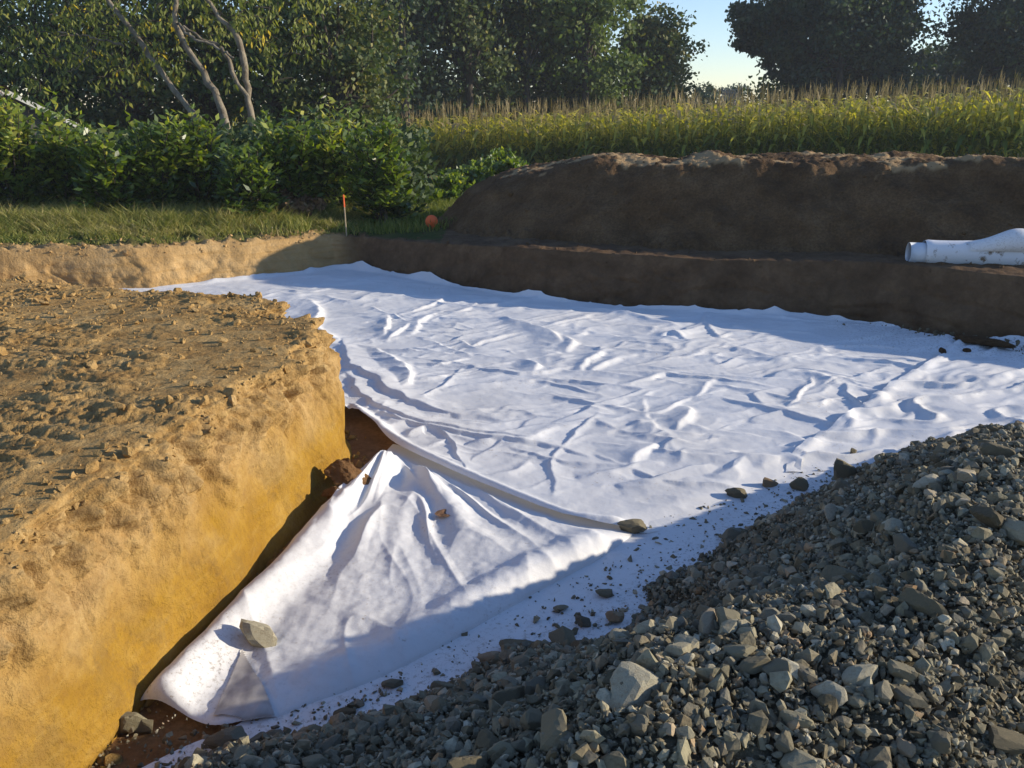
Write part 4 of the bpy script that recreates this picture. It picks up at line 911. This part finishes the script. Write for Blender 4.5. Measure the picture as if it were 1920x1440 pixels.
n = 9000; x = r.uniform(-9.6, -3.0, n); y = 12.75+.12*(x+9)+r.normal(size=n)*.35; xy = np.column_stack([x, y]); k = pn(xy, .35, 19) > .0; xy = xy[k]; P = np.column_stack([xy, G(xy)-.01])
parts.append(blades(P, r.uniform(.10, .34, len(xy)), r, 1.0, .006, .45))
V = []; F = []; T = []; o_ = 0
for a, b, c in parts: V.append(a); F.append(b+o_); T.append(c); o_ += len(a)
link('grass', np_mesh('grass', np.vstack(V), np.vstack(F), False, M_grass, {'tint': np.concatenate(T)}), kind='stuff', label='long uncut grass between the pit edge and the hedge')
# seed heads and weeds
n = 160; x = r.uniform(-9, -2.7, n); y = np.interp(x, [-9.6, -4.8, -2.5], [12.2, 12.9, 13.8])+r.uniform(0, 1.4, n); xy = np.column_stack([x, y]); P = np.column_stack([xy, G(xy)]); V, F, T = blades(P, r.uniform(.25, .5, n), r, .45, .004, .8)
link('dry_stalks', np_mesh('dry_stalks', V, F, False, M_grass, {'tint': T}), kind='stuff', label='dried straw-coloured stalks standing in the grass before the hedge')
M_white = plain('white_petals', (.75, .75, .72), .7, .2, .05)
n = 42; px_ = r.normal(440, 24, n); P = []
for a in px_:
    q = dep(a, r.uniform(420, 438), 12.9); P.append(q)
P = np.array(P); V, F, T = scatter(SMALL[:4], P, r.uniform(.010, .018, n), r); link('daisies', np_mesh('daisies', V, F, False, M_white), kind='stuff', label='small white wild flowers in the grass near the pit corner')
# weeds left of the soil heap, and the dirt bank beyond
def weeds(name, pts, label, seed, tint=0, mat=None, hgt=.7, leaf=.12, n=2600):
    r = np.random.default_rng(seed); V_ = []; F_ = []; T_ = []; o2 = 0
    for (px, py, t, sx, sz) in pts:
        c = dep(px, py, t); V, F, T, _ = crown(c, (sx, sx, sz), 40, n, leaf, r, tint=tint, sig=.2); V_.append(V); F_.append(F+o2); T_.append(T); o2 += len(V)
    link(name, np_mesh(name, np.vstack(V_), np.vstack(F_), False, mat or M_grn, {'tint': np.concatenate(T_)}), kind='stuff', label=label)
weeds('weeds', [(850, 350, 19, .45, .28), (880, 335, 20, .5, .3), (905, 325, 21, .55, .3), (790, 365, 20, .5, .15), (940, 305, 22, .5, .3), (960, 320, 20, .4, .25), (820, 372, 18, .5, .12)], 'green weeds growing at the left end of the soil heap', 97, 0, M_laur, n=1500)
weeds('dead_weeds', [(760, 345, 22, .5, .3), (795, 352, 22, .6, .25), (825, 350, 22.5, .5, .2), (535, 372, 14.2, .35, .16), (560, 385, 14, .4, .12)], 'reddish brown withered weeds at the hedge end', 98, 0, leaf_mat('dead_leaf', [(0, (.10, .06, .035)), (.6, (.22, .14, .08)), (1, (.34, .24, .14))], .8, .1, .15), n=900)
gx, gy = np.meshgrid(np.linspace(-1, 1, 60), np.linspace(-1, 1, 20)); q = dep(815, 338, 25.5); xy = np.column_stack([gx.ravel(), gy.ravel()])
zz = .45*np.clip(1-gx.ravel()**2, 0, 1)**.5*np.clip(1-gy.ravel()**2, 0, 1)+.06*fbm(xy*2, .5, 3, 9)
link('dirt_bank', np_mesh('dirt_bank', np.column_stack([q[0]+xy[:, 0]*1.1, q[1]+xy[:, 1]*.9, q[2]-.35+zz]), grid_faces(20, 60), True, M_ground, {'turf': 0*zz, 'brown': 0*zz}), label='small pale dirt bank beside the hedge end below the maize', cat='dirt bank')

# maize field
M_maize = leaf_mat('maize_leaf', [(0, (.07, .11, .02)), (.32, (.16, .21, .03)), (.52, (.36, .35, .05)), (.78, (.62, .52, .09)), (.95, (.60, .50, .20)), (1, (.38, .30, .15))], .5, .35, .45)
def maize(seed):
    r = np.random.default_rng(seed); H = r.uniform(1.75, 2.0); st = tube([(0, 0, 0), (.01, 0, H*.6), (0, 0, H)], [.014, .011, .006], 4); stT = np.full(len(st[0]), .35)
    LV = []; LF = []; LT = []; n = 0; az = r.uniform(0, 6.28)
    for k in range(11):
        z0 = H*(.12+.8*k/10); a = az+(k % 2)*math.pi+r.normal()*.35; L = r.uniform(.55, .85)*(1-.25*abs(k/10-.5)); up = r.uniform(.5, .9); wd = r.uniform(.046, .07); c, s = math.cos(a), math.sin(a)
        m = 6; q = np.linspace(0, 1, m); X = L*(q*.75); Z = z0+L*(up*q-.95*q**2*r.uniform(.6, 1.3)); w_ = wd*np.sin(math.pi*np.clip(q*.9+.08, 0, 1)); w_[-1] = .003
        A = np.column_stack([c*X-s*w_, s*X+c*w_, Z]); B = np.column_stack([c*X+s*w_, s*X-c*w_, Z+.01]); V = np.stack([A, B], 1).reshape(-1, 3)
        F = np.array([[2*i, 2*i+1, 2*i+3, 2*i+2] for i in range(m-1)]); LV.append(V); LF.append(F+n); n += len(V); LT.append(np.full(len(V), np.clip(.10+.62*(k/10)**1.3+r.normal()*.14+(.35 if r.random() < .12 else 0), 0, 1)))
    tv = []; 
    for k in range(4):
        a = r.uniform(0, 6.28); sp = r.uniform(.04, .16) if k else .03; h2 = r.uniform(.26, .42) if k else .50
        tv.append(tube([(0, 0, H-.02), (math.cos(a)*sp*.5, math.sin(a)*sp*.5, H+h2*.6), (math.cos(a)*sp*1.2, math.sin(a)*sp*1.2, H+h2)], [.005, .006, .003], 3))
    tas = merge(tv); return (st, stT), (np.vstack(LV), np.vstack(LF), np.concatenate(LT)), (tas, r.uniform(.8, 1.0, 1)[0])
MZ = [maize(400+i) for i in range(7)]
mz_me = []
for (st, sT), (lv, lf_, lt), (ta, tt) in MZ:
    mz_me.append((np_mesh('stalk', st[0], st[1], True, M_maize, {'tint': sT}), np_mesh('leaves', lv, lf_, True, M_maize, {'tint': np.clip(lt+.06, 0, 1)}), np_mesh('tassel', ta[0], ta[1], True, leaf_mat('tassel', [(0, (.26, .19, .09)), (1, (.44, .36, .18))], .8, .1, .2) if not mz_me else bpy.data.materials['tassel'], {'tint': np.full(len(ta[0]), tt)})))
e0 = dep(725, 300, 35)[:2]; e1 = dep(2080, 300, 26.5)[:2]; ed = e1-e0; EL = np.linalg.norm(ed); ed /= EL; en = np.array([-ed[1], ed[0]])
r = np.random.default_rng(77); rest = []
def maize_spot(s, row): 
    xy = e0+ed*s+en*(row*.72+r.normal()*.06); xy[0] += r.normal()*.04; return xy
top_lift = lambda s: np.interp(s/EL, [0, .2, .5, 1], [0.55, .52, .50, .62])
cnt = 0; front = np.linspace(0, EL, 150)
spots = []
for row in range(14):
    for s in np.arange(0, EL,   .22 if row < 5 else .40): spots.append((s+r.normal()*.03, row))
ind = [(s, row) for s, row in spots if row < 2]; step = len(ind)/298; chosen = set(int(i*step) for i in range(298))
gi = 0
for s, row in spots:
    xy = maize_spot(s, row); z0 = G(xy[None])[0]+top_lift(s)*0; k = r.integers(0, 7); rot = r.uniform(0, 6.28); sc = r.uniform(1.02, 1.26)
    if row < 2:
        pick = gi in chosen; gi += 1
        if pick:
            me_s, me_l, me_t = mz_me[k]; qx = proj(np.array([xy[0], xy[1], z0+1.5]))[0, 0]
            zone = 'at the left end of the field' if qx < 900 else 'above the rising left end of the soil heap' if qx < 1130 else 'above the sunlit lump on the soil heap' if qx < 1400 else 'in front of the large lone oak' if qx < 1700 else 'above the fabric roll at the right'
            rw = 'frontmost' if row == 0 else 'second'; hg_ = 'tall' if sc > 1.14 else 'shorter'
            o = link('maize_plant', me_s, None, (xy[0], xy[1], z0), None, hg_+' maize plant in the '+rw+' row '+zone, 'maize plant', hg_+' maize plants in the '+rw+' row '+zone); o.rotation_euler = (r.normal()*.04, r.normal()*.04, rot); o.scale = (sc, sc, sc)
            link('leaves', me_l, o); link('tassel', me_t, o); continue
    rest.append((xy[0], xy[1], z0, k, rot, sc))
Vs = []; Fs = []; Ts = []; o2 = 0
R_ = np.array(rest)
for k in range(7):
    (st, sT), (lv, lf_, lt), (ta, tt) = MZ[k]; F0 = np.vstack([st[1], lf_+len(st[0]), ta[1]+len(st[0])+len(lv)]); V0 = np.vstack([st[0], lv, ta[0]]); T0 = np.concatenate([sT, np.clip(lt+.06, 0, 1), np.full(len(ta[0]), 1.0)])
    Q = R_[R_[:, 3] == k]; c, s = np.cos(Q[:, 4]), np.sin(Q[:, 4]); X = (V0[None, :, 0]*c[:, None]-V0[None, :, 1]*s[:, None])*Q[:, 5:6]+Q[:, 0:1]; Y = (V0[None, :, 0]*s[:, None]+V0[None, :, 1]*c[:, None])*Q[:, 5:6]+Q[:, 1:2]; Z = V0[None, :, 2]*Q[:, 5:6]+Q[:, 2:3]
    nt = len(st[0])+len(lv); cut = np.random.default_rng(k).random(len(Q)) < .5; Z[np.ix_(cut, range(nt, Z.shape[1]))] -= .38   # half of the tassels stand lower
    Vs.append(np.stack([X, Y, Z], -1).reshape(-1, 3)); Fs.append((F0[None]+(np.arange(len(Q))*len(V0))[:, None, None]).reshape(-1, 4)+o2); Ts.append(np.tile(T0, len(Q))); o2 += len(Q)*len(V0)
link('maize_field', np_mesh('maize_field', np.vstack(Vs), np.vstack(Fs), False, M_maize, {'tint': np.concatenate(Ts)}), kind='stuff', label='ripening maize crop filling the field behind the soil heap')

# outbuilding behind the hedge at the left
rt = dep(8, 176, 22); eb = dep(80, 226, 22); b = np.array([rt[0], rt[1], 0.3]); dx = eb[0]-rt[0]; dz = rt[2]-eb[2]; k_ = dz/dx; k_ *= math.cos(math.radians(33)); half = 2.6
root = thing('outbuilding', tuple(b), 'low outbuilding behind the hedge with a white barge board and clay ridge tile', 'building'); root.rotation_euler.z = math.radians(33)
H = rt[2]-b[2]; M_wall = plain('dark_render', (.10, .09, .085), .9, .1); M_tile = plain('clay_tile', (.36, .15, .07), .85, .2, .25, 9); M_board = plain('white_board', (.55, .55, .50), .7, .2, .1, 6); M_slate = plain('slate', (.08, .08, .09), .7, .3, .2, 12)
V = np.array([(-half, 0, -.5), (half, 0, -.5), (half, 0, H-half*k_), (0, 0, H), (-half, 0, H-half*k_)], float); Vv_ = np.vstack([V, V+[0, 5, 0]])
me = bpy.data.meshes.new('wall'); me.from_pydata([tuple(v) for v in Vv_], [], [(0, 1, 2, 3, 4), (9, 8, 7, 6, 5), (1, 0, 5, 6), (2, 1, 6, 7), (0, 4, 9, 5), (3, 2, 7, 8), (4, 3, 8, 9)]); me.materials.append(M_wall); link('wall', me, root)
for sgn in (-1, 1):
    a = np.array([0, H+.03]); c = np.array([sgn*(half+.3), H+.03-(half+.3)*k_]); nv = np.array([k_*sgn, 1.0]); nv /= np.linalg.norm(nv)
    def slab(y0, y1, lo_, hi_):
        V = []
        for y in (y0, y1):
            for q in (a+nv*lo_, c+nv*lo_, c+nv*hi_, a+nv*hi_): V.append((q[0], y, q[1]))
        return np.array(V), np.array([(0, 1, 2, 3), (7, 6, 5, 4), (0, 4, 5, 1), (1, 5, 6, 2), (2, 6, 7, 3), (3, 7, 4, 0)])
    V, F = slab(-.2, 5.2, .0, .07); link('roof', np_mesh('roof', V, F, False, M_slate), root)
    V, F = slab(-.26, -.205, -.03, .09); link('barge_board', np_mesh('barge_board', V, F, False, M_board), root)
for j in range(11):
    V, F = tube([(0, -.28+j*.5, H+.10), (0, .25+j*.5, H+.09)], [.11, .125], 10); link('ridge_tile', np_mesh('ridge_tile', V, F, True, M_tile), root)
